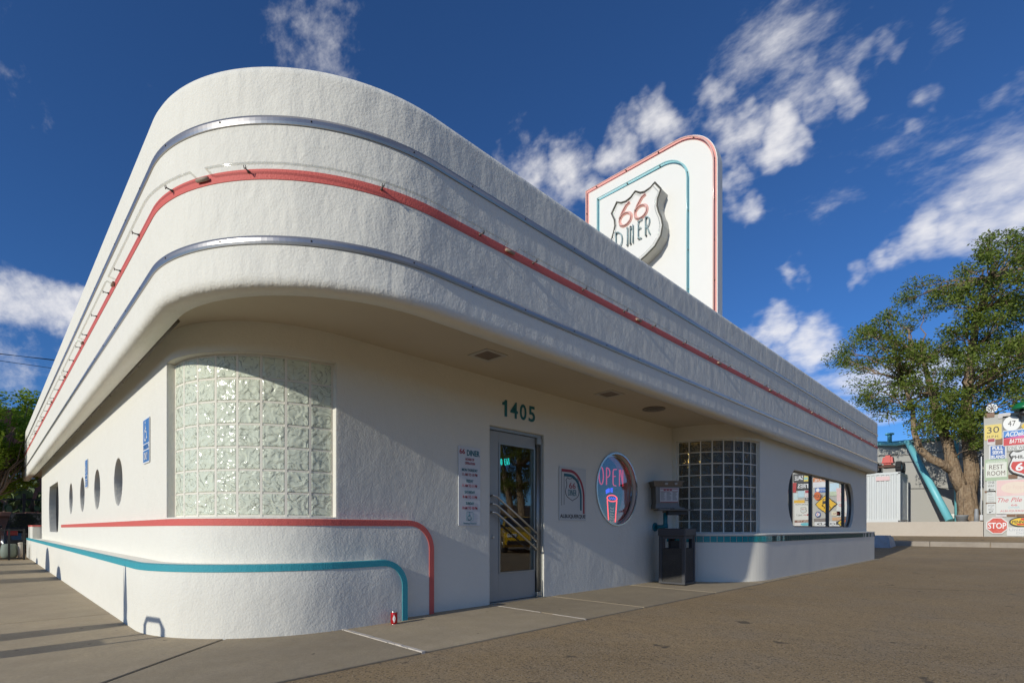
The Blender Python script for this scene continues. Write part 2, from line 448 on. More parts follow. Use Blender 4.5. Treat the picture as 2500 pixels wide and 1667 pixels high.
# ------------------------------------------------------------------ mesh helpers
class MB:
    def __init__(self):
        self.v = []; self.f = []; self.sm = []

    def add(self, vs, fs, smooth=False):
        o = len(self.v)
        self.v.extend([tuple(p) for p in vs])
        self.f.extend([tuple(i + o for i in f) for f in fs])
        self.sm.extend([smooth] * len(fs))
        return self

    def box(self, x0, x1, y0, y1, z0, z1, b=0.0):
        if b <= 0:
            vs = [(x, y, z) for z in (z0, z1) for y in (y0, y1) for x in (x0, x1)]
            fs = [(0, 2, 3, 1), (4, 5, 7, 6), (0, 1, 5, 4), (2, 6, 7, 3), (0, 4, 6, 2), (1, 3, 7, 5)]
            return self.add(vs, fs)
        bm = bmesh.new()
        bmesh.ops.create_cube(bm, size=1)
        bmesh.ops.scale(bm, vec=(x1 - x0, y1 - y0, z1 - z0), verts=bm.verts)
        bmesh.ops.translate(bm, vec=((x0 + x1) / 2, (y0 + y1) / 2, (z0 + z1) / 2), verts=bm.verts)
        bmesh.ops.bevel(bm, geom=bm.edges[:], offset=b, segments=2, profile=.6, affect='EDGES')
        return self.bm(bm)

    def bm(self, bm, smooth=False):
        bm.verts.index_update()
        self.add([v.co for v in bm.verts], [[v.index for v in f.verts] for f in bm.faces], smooth)
        bm.free()
        return self

    def tube(self, pts, r, n=8, cap=True, closed=False):
        pts = [Vector(p) for p in pts]
        k = len(pts)
        rs = r if isinstance(r, (list, tuple)) else [r] * k
        rings = []
        up = None
        for i, p in enumerate(pts):
            if closed:
                d = (pts[(i + 1) % k] - pts[i - 1])
            else:
                d = (pts[min(i + 1, k - 1)] - pts[max(i - 1, 0)])
            d = d.normalized() if d.length > 1e-9 else Vector((0, 0, 1))
            if up is None:
                a = Vector((0, 0, 1)) if abs(d.z) < .9 else Vector((1, 0, 0))
                up = (a - d * a.dot(d)).normalized()
            else:
                up = (up - d * up.dot(d))
                up = up.normalized() if up.length > 1e-6 else d.orthogonal().normalized()
            s = d.cross(up)
            rings.append([p + (up * math.cos(2 * math.pi * j / n) + s * math.sin(2 * math.pi * j / n)) * rs[i] for j in range(n)])
        vs = [q for ring in rings for q in ring]
        fs = []
        m = k if closed else k - 1
        for i in range(m):
            a, b = i * n, ((i + 1) % k) * n
            for j in range(n):
                j2 = (j + 1) % n
                fs.append((a + j, a + j2, b + j2, b + j))
        self.add(vs, fs, True)
        if cap and not closed:
            o = len(self.v) - len(vs)
            self.f.append(tuple(o + j for j in range(n))[::-1]); self.sm.append(False)
            self.f.append(tuple(o + (k - 1) * n + j for j in range(n))); self.sm.append(False)
        return self

    def prism(self, F, poly, c0, c1, hole=None):
        """polygon (a,b) in frame F from depth c0 to c1 (towards the viewer)"""
        n = len(poly)
        vs = [F.p(a, b, c0) for a, b in poly] + [F.p(a, b, c1) for a, b in poly]
        if hole is None:
            fs = [tuple(range(n))[::-1], tuple(range(n, 2 * n))]
            for i in range(n):
                j = (i + 1) % n
                fs.append((i, j, n + j, n + i))
            return self.add(vs, fs)
        m = len(hole)
        assert m == n
        vs += [F.p(a, b, c0) for a, b in hole] + [F.p(a, b, c1) for a, b in hole]
        fs = []
        for i in range(n):
            j = (i + 1) % n
            fs += [(i, j, n + j, n + i), (2 * n + j, 2 * n + i, 3 * n + i, 3 * n + j), (n + i, n + j, 3 * n + j, 3 * n + i), (j, i, 2 * n + i, 2 * n + j)]
        return self.add(vs, fs)

    def lathe(self, c, prof, n=16):
        """prof: list of (r,z) about vertical axis at c"""
        k = len(prof)
        vs = [(c[0] + r * math.cos(2 * math.pi * j / n), c[1] + r * math.sin(2 * math.pi * j / n), c[2] + z) for r, z in prof for j in range(n)]
        fs = []
        for i in range(k - 1):
            for j in range(n):
                j2 = (j + 1) % n
                fs.append((i * n + j, i * n + j2, (i + 1) * n + j2, (i + 1) * n + j))
        self.add(vs, fs, True)
        o = len(self.v) - len(vs)
        self.f.append(tuple(o + j for j in range(n))[::-1]); self.sm.append(False)
        self.f.append(tuple(o + (k - 1) * n + j for j in range(n))); self.sm.append(False)
        return self

    def mesh(self, name, mats):
        me = bpy.data.meshes.new(name)
        me.from_pydata(self.v, [], self.f)
        for m in (mats if isinstance(mats, (list, tuple)) else [mats]):
            me.materials.append(m)
        if any(self.sm):
            me.polygons.foreach_set('use_smooth', self.sm)
        me.validate()
        me.update()
        return me

    def build(self, name, m, parent=None, fix=True, label=None):
        me = self.mesh(name, m)
        if fix:
            b = bmesh.new(); b.from_mesh(me); bmesh.ops.recalc_face_normals(b, faces=b.faces); b.to_mesh(me); b.free()
        return link(name, me, parent, label)


def link(name, me, parent=None, label=None):
    o = bpy.data.objects.new(name, me)
    COL.objects.link(o)
    if parent is not None:
        setp(o, parent)
    if label:
        o['label'] = label
    return o


WORLD = {}


def setp(o, parent):
    o.parent = parent
    o.matrix_parent_inverse = WORLD.get(parent.name, Matrix.Identity(4)).inverted()


def thing(name, label, cat, loc=(0, 0, 0), group=None, kind=None):
    o = bpy.data.objects.new(name, None)
    o.location = loc
    o.empty_display_size = .2
    COL.objects.link(o)
    WORLD[o.name] = Matrix.Translation(loc)
    tag(o, label, cat, group, kind)
    return o


def tag(o, label=None, cat=None, group=None, kind=None):
    if label: o['label'] = label
    if cat: o['category'] = cat
    if group: o['group'] = group
    if kind: o['kind'] = kind
    return o


class Fr:
    def __init__(self, o, right, up=(0, 0, 1)):
        self.o = Vector(o); self.r = Vector(right); self.u = Vector(up); self.n = self.r.cross(self.u)

    def p(self, a, b, c=0):
        return self.o + self.r * a + self.u * b + self.n * c


RX = (1, 0, 0)      # surfaces facing -y
RY = (0, -1, 0)     # surfaces facing -x
_txt = {}


def text_verts(body, size, align='CENTER', shear=0.0, sx=1.0, offset=0.0, spacing=1.0, extr=.0015):
    key = (body, size, align, shear, sx, offset, spacing, extr)
    if key in _txt:
        return _txt[key]
    cu = bpy.data.curves.new('tmp_text', 'FONT')
    cu.body = body; cu.size = size; cu.align_x = align; cu.align_y = 'CENTER'
    cu.shear = shear; cu.offset = offset; cu.space_character = spacing; cu.extrude = extr; cu.resolution_u = 3
    cu.fill_mode = 'BOTH'
    ob = bpy.data.objects.new('tmp_text', cu)
    COL.objects.link(ob)
    dg = bpy.context.evaluated_depsgraph_get()
    me = bpy.data.meshes.new_from_object(ob.evaluated_get(dg))
    vs = [(v.co.x * sx, v.co.y, v.co.z) for v in me.vertices]
    fs = [tuple(p.vertices) for p in me.polygons]
    bpy.data.objects.remove(ob); bpy.data.curves.remove(cu); bpy.data.meshes.remove(me)
    _txt[key] = (vs, fs)
    return vs, fs


def text(name, body, F, a, b, c, size, m, parent=None, rot=0.0, **k):
    vs, fs = text_verts(body, size, **k)
    ca, sa = math.cos(rot), math.sin(rot)
    mb = MB()
    mb.add([F.p(a + x * ca - y * sa, b + x * sa + y * ca, c + z) for x, y, z in vs], fs)
    return mb.build(name, m, parent, fix=False)


def fit_text(name, body, F, a, b, c, w, h, m, parent=None, **k):
    """lettering scaled to a width and a cap height"""
    vs, fs = text_verts(body, 1.0, **k)
    xs = [p[0] for p in vs]; ys = [p[1] for p in vs]
    kx = w / (max(xs) - min(xs)); ky = h / (max(ys) - min(ys))
    x0 = (max(xs) + min(xs)) / 2; y0 = (max(ys) + min(ys)) / 2
    mb = MB()
    mb.add([F.p(a + (x - x0) * kx, b + (y - y0) * ky, c + (z > 0) * .002) for x, y, z in vs], fs)
    return mb.build(name, m, parent, fix=False)


def ellipse(cx, cy, rx, ry, n=40, a0=0, a1=360, end=False):
    k = n + 1 if end else n
    return [(cx + rx * math.cos(R(a0 + (a1 - a0) * i / n)), cy + ry * math.sin(R(a0 + (a1 - a0) * i / n))) for i in range(k)]


def rrect(x0, x1, y0, y1, r, n=6):
    p = []
    for (cx, cy, a) in ((x1 - r, y1 - r, 0), (x0 + r, y1 - r, 90), (x0 + r, y0 + r, 180), (x1 - r, y0 + r, 270)):
        p += ellipse(cx, cy, r, r, n, a, a + 90, True)
    return p


def fillet_path(wps, seg=14):
    """wps: (x,y,r) -> dense points with outward normals (to the right of travel); sharp corners get mitred normals"""
    pts = []
    n = len(wps)
    for i, (x, y, r) in enumerate(wps):
        P = Vector((x, y))
        if i == 0 or i == n - 1:
            pts.append(P); continue
        A = Vector(wps[i - 1][:2]); B = Vector(wps[i + 1][:2])
        d1 = (P - A).normalized(); d2 = (B - P).normalized()
        if r <= 0:
            pts.append(P); continue
        ang = d1.angle(d2)
        tl = r * math.tan(ang / 2)
        s = 1 if (d1.x * d2.y - d1.y * d2.x) > 0 else -1
        c = P - d1 * tl + Vector((-d1.y, d1.x)) * r * s
        st = P - d1 * tl - c
        k = max(3, int(seg * ang / (math.pi / 2)))
        for j in range(k + 1):
            a = ang * j / k * s
            pts.append(c + Vector((st.x * math.cos(a) - st.y * math.sin(a), st.x * math.sin(a) + st.y * math.cos(a))))
    return pts


class Path:
    def __init__(self, wps, seg=14, maxlen=.5):
        raw = fillet_path(wps, seg)
        pts = [raw[0]]
        for a, b in zip(raw, raw[1:]):
            l = (b - a).length
            if l < 1e-6:
                continue
            k = max(1, int(math.ceil(l / maxlen)))
            for j in range(1, k + 1):
                pts.append(a.lerp(b, j / k))
        self.pts = pts
        self.s = [0]
        for a, b in zip(pts, pts[1:]):
            self.s.append(self.s[-1] + (b - a).length)
        self.n = []
        k = len(pts)
        for i in range(k):
            d1 = (pts[i] - pts[i - 1]).normalized() if i > 0 else None
            d2 = (pts[i + 1] - pts[i]).normalized() if i < k - 1 else None
            if d1 is None: d1 = d2
            if d2 is None: d2 = d1
            n1 = Vector((d1.y, -d1.x)); n2 = Vector((d2.y, -d2.x))
            m = (n1 + n2)
            m = m / max(.3, m.dot(n1))
            self.n.append(m)
        self.L = self.s[-1]

    def at(self, s, off=0.0):
        import bisect
        s = min(max(s, 0), self.L)
        i = min(max(bisect.bisect_right(self.s, s) - 1, 0), len(self.pts) - 2)
        f = (s - self.s[i]) / max(1e-9, self.s[i + 1] - self.s[i])
        p = self.pts[i].lerp(self.pts[i + 1], f)
        nn = self.n[i].lerp(self.n[i + 1], f)
        return p + nn * off

    def nrm(self, s):
        a = self.at(s, 0); b = self.at(s, 1)
        return (b - a).normalized()

    def sweep(self, mb, prof, s0=None, s1=None, closed=True, caps=True, smooth=False, extra=None):
        ss = sorted(set([x for x in self.s if (s0 is None or x > s0 + 1e-6) and (s1 is None or x < s1 - 1e-6)] +
                        ([s0] if s0 is not None else [0.0]) + ([s1] if s1 is not None else [self.L])))
        k = len(prof)
        vs = []
        for s in ss:
            for (o, z) in prof:
                q = self.at(s, o)
                vs.append((q.x, q.y, z))
        fs = []
        for i in range(len(ss) - 1):
            for j in range(k if closed else k - 1):
                j2 = (j + 1) % k
                fs.append((i * k + j, i * k + j2, (i + 1) * k + j2, (i + 1) * k + j))
        if caps and closed:
            fs.append(tuple(range(k))); fs.append(tuple((len(ss) - 1) * k + j for j in range(k))[::-1])
        return mb.add(vs, fs, smooth)


def s_of(path, x=None, y=None):
    """arc length where the path passes nearest a point"""
    best = min(range(len(path.pts)), key=lambda i: (path.pts[i].x - x) ** 2 + (path.pts[i].y - y) ** 2)
    b = None
    for k in range(-60, 61):
        s = path.s[best] + k * .02
        p = path.at(s)
        d = (p.x - x) ** 2 + (p.y - y) ** 2
        if b is None or d < b[0]:
            b = (d, s)
    return b[1]


# ------------------------------------------------------------------ the ground
def gz(x):
    def ss(a, b, t):
        t = min(max((t - a) / (b - a), 0), 1)
        return t * t * (3 - 2 * t)
    if x < 27.65:
        return -.012 + .20 * ss(20.5, 27.6, x)
    return .375 + .215 * ss(27.65, 33, x) + .1 * ss(33, 60, x)


def build_ground():
    xs = [-900, -200, -60, -30, -15, -8, -4, 0, 4, 8, 12, 16, 18, 19.4] + [19.4 + .41 * i for i in range(1, 21)] + [27.66, 27.9, 28.5, 29.5, 30.5, 31.5, 33, 36, 40, 50, 60, 200, 900]
    ys = [-900, -200, -60, -30, -20, -12, -8, -4, 0, 2, 4, 8, 12, 20, 30, 60, 200, 900]
    mb = MB()
    vs = [(x, y, gz(x)) for x in xs for y in ys]
    m = len(ys)
    fs = [(i * m + j, (i + 1) * m + j, (i + 1) * m + j + 1, i * m + j + 1) for i in range(len(xs) - 1) for j in range(m - 1)]
    o = mb.add(vs, fs, False).build('asphalt_ground', asphalt)
    o['kind'] = 'structure'


build_ground()


def build_sidewalk():
    root = thing('sidewalk', None, None, (2, 4, 0), kind='structure')
    G = .012
    jb = MB()
    jb.add([(-3.15, -1.4, -.007), (-.9, -1.4, -.007), (-.3, 3.22, -.007), (9.3, 3.22, -.007), (9.3, 5.2, -.007), (1.6, 5.2, -.007), (1.6, 20.9, -.007), (-3.15, 20.9, -.007)], [tuple(range(8))])
    jb.build('joint_bed', mat('joint_bed', (.05, .042, .034), .95), root)

    def slab(poly):
        # poly counter-clockwise, shrunk a little so that the joint between slabs stays open
        c = Vector((sum(p[0] for p in poly) / len(poly), sum(p[1] for p in poly) / len(poly)))
        n_ = len(poly)
        area = sum(poly[i][0] * poly[(i + 1) % n_][1] - poly[(i + 1) % n_][0] * poly[i][1] for i in range(n_))
        pl_ = [Vector(p) for p in (poly if area > 0 else poly[::-1])]
        inn_ = []
        for i in range(n_):
            d1 = (pl_[i] - pl_[i - 1]).normalized(); d2 = (pl_[(i + 1) % n_] - pl_[i]).normalized()
            n1 = Vector((-d1.y, d1.x)); n2 = Vector((-d2.y, d2.x))
            m_ = n1 + n2
            inn_.append((pl_[i] + m_ * (G / max(.3, m_.dot(n1))), pl_[i] + m_ * ((G + .006) / max(.3, m_.dot(n1)))))
        mb = MB()
        vs_ = [(a.x, a.y, -.05) for a, b in inn_] + [(a.x, a.y, -.002) for a, b in inn_] + [(b.x, b.y, .003) for a, b in inn_]
        fs_ = [(k * n_ + i, k * n_ + (i + 1) % n_, (k + 1) * n_ + (i + 1) % n_, (k + 1) * n_ + i) for k in range(2) for i in range(n_)] + [tuple(2 * n_ + i for i in range(n_))]
        mb.add(vs_, fs_)
        mb.build('slab', conc, root)
    yw = 5.2
    e = 3.20
    dg = lambda x: 3.92 + (x - .49) * .93     # the diagonal joint at the corner
    # corner field left of the diagonal joint
    slab([(-3.2, dg(-3.2) + 0.0), (1.9, dg(1.9)), (1.9, 7.08), (-3.2, 6.9)])
    slab([(-.28, e), (2.29, e), (2.29, 5.3), (1.97, dg(1.97))])
    slab([(-3.2, dg(-3.2)), (-3.2, -1.5), (-.9, -1.5), (-.28, e - .02)])
    prev = (6.9, 7.08)
    for (a, b) in ((9.3, 9.86), (12.2, 12.5), (15.0, 15.2), (18.0, 18.1), (21.0, 21.0)):
        slab([(-3.2, prev[0]), (1.6, prev[1]), (1.6, b), (-3.2, a)])
        prev = (a, b)
    xs = [2.31, 4.30, 5.42, 7.4, 9.3]
    for a, b in zip(xs, xs[1:]):
        slab([(a, e), (b, e), (b, yw), (a, yw)])
    xs = [9.3, 12.4, 15.6, 19.0]
    for a, b in zip(xs, xs[1:]):
        slab([(a, e + .02), (b, e + .02), (b, 3.6), (a, 3.6)])
    # pale sealant joint in front of the corner
    mb = MB()
    random.seed(3)
    for i in range(14):
        y0 = e + .01 + i * (4.5 - e) / 14
        y1 = y0 + (4.5 - e) / 14 - .002
        w = .017 + random.uniform(-.004, .006)
        mb.box(2.30 - w, 2.30 + w, y0, y1, -.02, .006 + random.uniform(0, .003))
    mb.build('joint_sealant', joint_white, root)
    mb = MB()
    for i in range(16):
        y0 = e + .01 + i * (4.6 - e) / 16
        if random.random() < .25:
            continue
        w = .008 + random.uniform(-.003, .003)
        mb.box(4.30 - w, 4.30 + w, y0, y0 + (4.6 - e) / 16, -.02, .0045)
    mb.build('joint_sealant', joint_white, root)


build_sidewalk()


def build_kerb():
    root = thing('kerb', None, None, (27.6, 0, .3), kind='structure')
    ys = [8.5 - 1.85 * i for i in range(11)]
    for i, (a, b) in enumerate(zip(ys, ys[1:])):
        z1 = .39 - max(0, i - 6) * .015
        MB().box(27.5, 27.72, b + .008, a - .008, .1, z1, .018).build('kerb_stone', conc_kerb, root)


build_kerb()
# gutter seam in the drive: a narrow pale concrete strip
mb = MB()
q = [(21.4, 2.93), (19.5, .12), (17.8, -2.6)]
for (x0, y0), (x1, y1) in zip(q, q[1:]):
    n_ = 6
    for i in range(n_):
        a = Vector((x0, y0)).lerp(Vector((x1, y1)), i / n_); b = Vector((x0, y0)).lerp(Vector((x1, y1)), (i + 1) / n_)
        mb.add([(a.x, a.y, gz(a.x) + .004), (a.x + .14 + .05 * math.sin(i * 2.1), a.y - .03, gz(a.x) + .004), (b.x + .14 + .05 * math.sin(i * 2.1 + 2.1), b.y - .03, gz(b.x) + .004), (b.x, b.y, gz(b.x) + .004)], [(0, 1, 2, 3)])
g = mb.build('gutter', mat('gutter_concrete', (.44, .33, .20), .9, var=(6, .8, (.30, .22, .13))))
g['kind'] = 'structure'

# ------------------------------------------------------------------ the diner
diner = thing('diner', 'white stucco streamlined diner with rounded corner and red neon stripe', 'building', (1.0, 4.4, 0))
Z_LIP, Z_SOF, Z_TOP = 2.555, 2.745, 4.045

FP = Path([(.89, 25.2, 0), (.89, 3.19, 1.52), (18.78, 3.19, .33), (18.78, 14, 0)], seg=60, maxlen=.6)


def build_fascia():
    prof = [(-.29, 3.55), (-.29, Z_TOP - .03), (-.26, Z_TOP), (-.05, Z_TOP), (-.015, Z_TOP - .012), (0, Z_TOP - .045),
            (0, Z_TOP - .07), (0, 3.7), (0, 3.3), (0, 2.9), (0, Z_LIP + .09), (0, Z_LIP + .06), (-.008, Z_LIP + .027), (-.027, Z_LIP + .007), (-.055, Z_LIP), (-.17, Z_LIP + .005), (-.17, Z_SOF + .02), (-.29, Z_SOF + .02)]
    mb = MB()
    FP.sweep(mb, prof, smooth=True)
    o = mb.build('fascia', stucco_f, diner)
    return o


fascia = build_fascia()


def slab_inside(name, off, z0, z1, m, parent, ext=None):
    poly = [FP.at(s, off) for s in FP.s]
    poly = [(p.x, p.y) for p in poly] + [(10, 14), (10, 25.2)]
    bm = bmesh.new()
    vs = [bm.verts.new((x, y, z0)) for x, y in poly]
    f = bm.faces.new(vs)
    g = bmesh.ops.extrude_face_region(bm, geom=[f])
    bmesh.ops.translate(bm, vec=(0, 0, z1 - z0), verts=[v for v in g['geom'] if isinstance(v, bmesh.types.BMVert)])
    bmesh.ops.triangulate(bm, faces=bm.faces[:])
    mb = MB(); mb.bm(bm)
    return mb.build(name, m, parent)


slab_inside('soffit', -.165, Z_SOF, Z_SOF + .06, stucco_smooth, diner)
slab_inside('roof', -.28, 3.62, 3.70, conc_pale, diner)

mb = MB()
mb.tube([(FP.at(s_, -.185).x, FP.at(s_, -.185).y, Z_LIP + .012 + .004 * math.sin(s_ * 2.3)) for s_ in np.linspace(2.5, 20.4, 60)], .014, 6)
for s_ in np.linspace(3, 18.8, 20):
    q_ = FP.at(s_, -.185)
    mb.box(q_.x - .012, q_.x + .014, q_.y - .025, q_.y + .025, Z_LIP - .004, Z_LIP + .03)
mb.build('lip_gap_line', mat('lip_gap_line', (.10, .085, .06), .7), diner)  # dark line of the gap inside the lip, drawn as a dark tube

# metal strips and the red stripe on the fascia


def strip(name, z0, z1, th, m, parent, s0=0.0, s1=None, rnd=True):
    mb = MB()
    h = z1 - z0
    prof = [(-.01, z0), (th * .7, z0 + h * .04), (th, z0 + h * .3), (th, z0 + h * .7), (th * .7, z1 - h * .04), (-.01, z1)]
    FP.sweep(mb, prof, s0=s0, s1=s1, smooth=False)
    return mb.build(name, m, parent)


Z_C1, Z_RD, Z_C2 = 2.885, 3.335, 3.69
BOLT = MB().lathe((0, 0, 0), [(.007, -.002), (.006, .003), (.003, .005)], 8).mesh('bolt', dark_metal)


def face_matrix(P, s, off, z):
    q = P.at(s, off); n = P.nrm(s)
    nz = Vector((n.x, n.y, 0)); up = Vector((0, 0, 1)); rt = up.cross(nz)
    M = Matrix((rt, up, nz)).transposed().to_4x4()
    M.translation = Vector((q.x, q.y, z))
    return M, nz


def inst(name, me, M, parent, label=None):
    o = bpy.data.objects.new(name, me)
    COL.objects.link(o)
    o.parent = parent
    o.matrix_parent_inverse = WORLD.get(parent.name, Matrix.Identity(4)).inverted()
    o.matrix_basis = M
    if label:
        o['label'] = label
    return o


for nm, zt in (('chrome_strip', Z_C1), ('chrome_strip', Z_C2)):
    st = strip(nm, zt - .058, zt, .014, chrome, diner, s0=.05, s1=FP.L - .3)
    WORLD[st.name] = Matrix.Identity(4)
    s = 12.0
    k = 0
    while s < 40:
        M, _ = face_matrix(FP, s, .014, zt - .028)
        inst('bolt', BOLT, M, st)
        s += (.62, .70, .55)[k % 3]; k += 1
WORLD[diner.name] = Matrix.Translation((1.0, 4.4, 0))
strip('red_stripe', Z_RD - .075, Z_RD, .006, red_paint, diner, s0=.05, s1=FP.L - .3)

# clear neon tubing in front of the red stripe
neon = thing('neon_tubing', 'clear unlit neon tubing on standoffs along the red fascia stripe', 'neon tube', (.89, 12, 3.5))
SPRING = MB()
SPRING.tube([(0, 0, -.01), (0, 0, .052)], .0045, 6)
SPRING.lathe((0, 0, 0), [(.012, -.008), (.012, .0), (.009, .014), (.006, .022)], 8)
SPRING.tube([(-.006, .012, .058), (-.008, .0, .052), (0, -.012, .056), (.008, .0, .052), (.006, .012, .058)], .003, 5)
stand_m = mat('standoff', (.12, .10, .085), .5, .3)
SPRING_ME = SPRING.mesh('standoff', stand_m)
ELEC = MB().tube([(-.05, 0, .02), (0, 0, .022), (.05, 0, .02)], [.012, .014, .012], 8).mesh('electrode_cap', mat('electrode_cap', (.35, .27, .2), .6))
sN = 0.6
random.seed(11)
while sN < FP.L - 12:
    ln = random.uniform(1.9, 2.4)
    e_ = min(sN + ln, FP.L - 11.5)
    pts = []
    k = max(4, int((e_ - sN) / .1))
    z = Z_RD - .004
    for i in range(k + 1):
        q_ = FP.at(sN + (e_ - sN) * i / k, .062)
        pts.append((q_.x, q_.y, z))
    a_ = FP.at(sN, .005); b_ = FP.at(e_, .005)
    pts = [(a_.x, a_.y, z - .01)] + pts + [(b_.x, b_.y, z - .01)]
    MB().tube(pts, .0085, 6).build('glass_tube', tube_glass, neon)
    for f in (.12, .5, .88):
        M, _ = face_matrix(FP, sN + (e_ - sN) * f, .0, z - .02)
        inst('standoff', SPRING_ME, M, neon)
    M, _ = face_matrix(FP, e_ + .06, .0, z - .035)
    inst('electrode_cap', ELEC, M, neon)
    sN = e_ + .13

# walls: one thick ring with the openings cut out of it
WP = Path([(1.55, 25.0, 0), (1.55, 21.35, 0), (1.2, 21.35, 0), (1.2, 4.63, 1.15), (8.8, 4.63, 0), (8.8, 3.47, 1.1), (18.6, 3.47, .08), (18.6, 13.5, 0)], seg=24, maxlen=2)
bm = bmesh.new()
TH = .26
outer = [(WP.at(s, 0)) for s in WP.s]
inner = [(WP.at(s, -TH)) for s in WP.s]
outer = [(p.x, p.y) for p in WP.pts] + [(10, 13.5), (10, 25)]
inn = [tuple(p + n * -TH) for p, n in zip(WP.pts, WP.n)]
inn[0] = (1.55 + TH, 25 - TH)
inn[-1] = (18.6 - TH, 13.5 - TH)
inner = inn + [(10 - TH, 13.5 - TH), (10 - TH, 25 - TH)]
k = len(outer)
va = [[bm.verts.new((x, y, z)) for x, y in ring] for z in (-.03, Z_SOF + .03) for ring in (outer, inner)]
o0, i0, o1, i1 = va
for i in range(k):
    j = (i + 1) % k
    bm.faces.new((o0[i], o0[j], o1[j], o1[i]))
    bm.faces.new((i0[j], i0[i], i1[i], i1[j]))
    bm.faces.new((o1[i], o1[j], i1[j], i1[i]))
    bm.faces.new((o0[j], o0[i], i0[i], i0[j]))
bmesh.ops.recalc_face_normals(bm, faces=bm.faces)
wall_me = bpy.data.meshes.new('wall'); bm.to_mesh(wall_me); bm.free()
wall_me.materials.append(stucco)
wall = link('wall', wall_me)

FRONT = Fr((0, 4.63, 0), RX)
LEFT = Fr((1.2, 0, 0), RY)          # a runs along -y
BAYF = Fr((0, 3.47, 0), RX)
CORC, BAYC = (2.35, 5.78), (9.9, 4.57)
PORT_Y = (8.33, 10.13, 11.87, 13.62)


def sector(c, r0, r1, a0, a1, z0, z1, n=24):
    vs = []
    for z in (z0, z1):
        for r in (r0, r1):
            for i in range(n + 1):
                a = R(a0 + (a1 - a0) * i / n)
                vs.append((c[0] + r * math.cos(a), c[1] + r * math.sin(a), z))
    m = n + 1
    fs = []
    for i in range(n):
        fs += [(i, i + 1, m + i + 1, m + i), (2 * m + i, 3 * m + i, 3 * m + i + 1, 2 * m + i + 1),
               (i, 2 * m + i, 2 * m + i + 1, i + 1), (m + i, m + i + 1, 3 * m + i + 1, 3 * m + i)]
    fs += [(0, m, 3 * m, 2 * m), (n, 2 * m + n, 3 * m + n, m + n)]
    return vs, fs


def stadium(x0, x1, z0, z1, bulge, n=12):
    """long window with bowed ends"""
    zc, rz = (z0 + z1) / 2, (z1 - z0) / 2
    p = []
    k = .94
    for i in range(n + 1):
        a = -math.asin(k) + 2 * math.asin(k) * i / n
        p.append((x1 - bulge + bulge * math.cos(a) / 1.0, zc + rz * math.sin(a) / k))
    for i in range(n + 1):
        a = math.asin(k) - 2 * math.asin(k) * i / n
        p.append((x0 + bulge - bulge * math.cos(a), zc + rz * math.sin(a) / k))
    return p


BAYWIN = stadium(11.40, 16.95, .955, 2.135, .62)
OVAL = [(-a, b) for a, b in stadium(16.1, 18.75, .84, 2.03, .35)][::-1]
GB0, GB1, GH = 1.030, 1.030 + 7 * .2045 + .012, .2045
HB0, HB1, HH = .845, .845 + 8 * .2035 + .012, .2035
cuts = []
cb = MB()
for y in PORT_Y:
    c_ = MB(); c_.prism(LEFT, ellipse(-y, 1.52, .305, .305, 36), -.6, .3); cuts.append(c_)
c_ = MB(); c_.prism(LEFT, OVAL, -.6, .3); cuts.append(c_)
c_ = MB(); c_.prism(FRONT, [(4.285, -.2), (5.274, -.2), (5.274, 2.17), (4.285, 2.17)], -.6, .3); cuts.append(c_)
c_ = MB(); c_.prism(FRONT, ellipse(7.02, 1.54, .55, .555, 48), -.6, .3); cuts.append(c_)
c_ = MB(); c_.prism(BAYF, BAYWIN, -.6, .3); cuts.append(c_)
c_ = MB(); c_.add(*sector(CORC, .75, 1.5, 180.5, 268.5, GB0 - .004, GB1 + .004)); cuts.append(c_)
c_ = MB(); c_.add(*sector(BAYC, .72, 1.5, 181.5, 268.0, HB0 - .004, HB1 + .004)); cuts.append(c_)
allc = MB()
for c_ in cuts:
    allc.add(c_.v, c_.f)
cutter = allc.build('cutter', stucco)
md = wall.modifiers.new('cut', 'BOOLEAN'); md.object = cutter; md.operation = 'DIFFERENCE'; md.solver = 'EXACT'
dg = bpy.context.evaluated_depsgraph_get()
new_me = bpy.data.meshes.new_from_object(wall.evaluated_get(dg))
wall.modifiers.clear()
wall.data = new_me
wall.data.name = 'wall'
bpy.data.objects.remove(cutter)
bm = bmesh.new(); bm.from_mesh(new_me)
bmesh.ops.triangulate(bm, faces=[f for f in bm.faces if len(f.verts) > 4])
bm.to_mesh(new_me); bm.free()
setp(wall, diner)

# inner floor and dark furnishing so that the windows look into a room
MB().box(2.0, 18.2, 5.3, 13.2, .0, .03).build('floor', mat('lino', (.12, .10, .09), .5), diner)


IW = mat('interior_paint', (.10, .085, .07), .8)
mb = MB()
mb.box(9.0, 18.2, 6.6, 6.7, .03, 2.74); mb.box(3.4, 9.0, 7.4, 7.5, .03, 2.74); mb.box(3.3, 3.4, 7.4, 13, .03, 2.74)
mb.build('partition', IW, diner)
slab_in = MB().box(2.0, 18.2, 5.3, 13.2, 2.70, 2.735).build('ceiling', IW, diner)


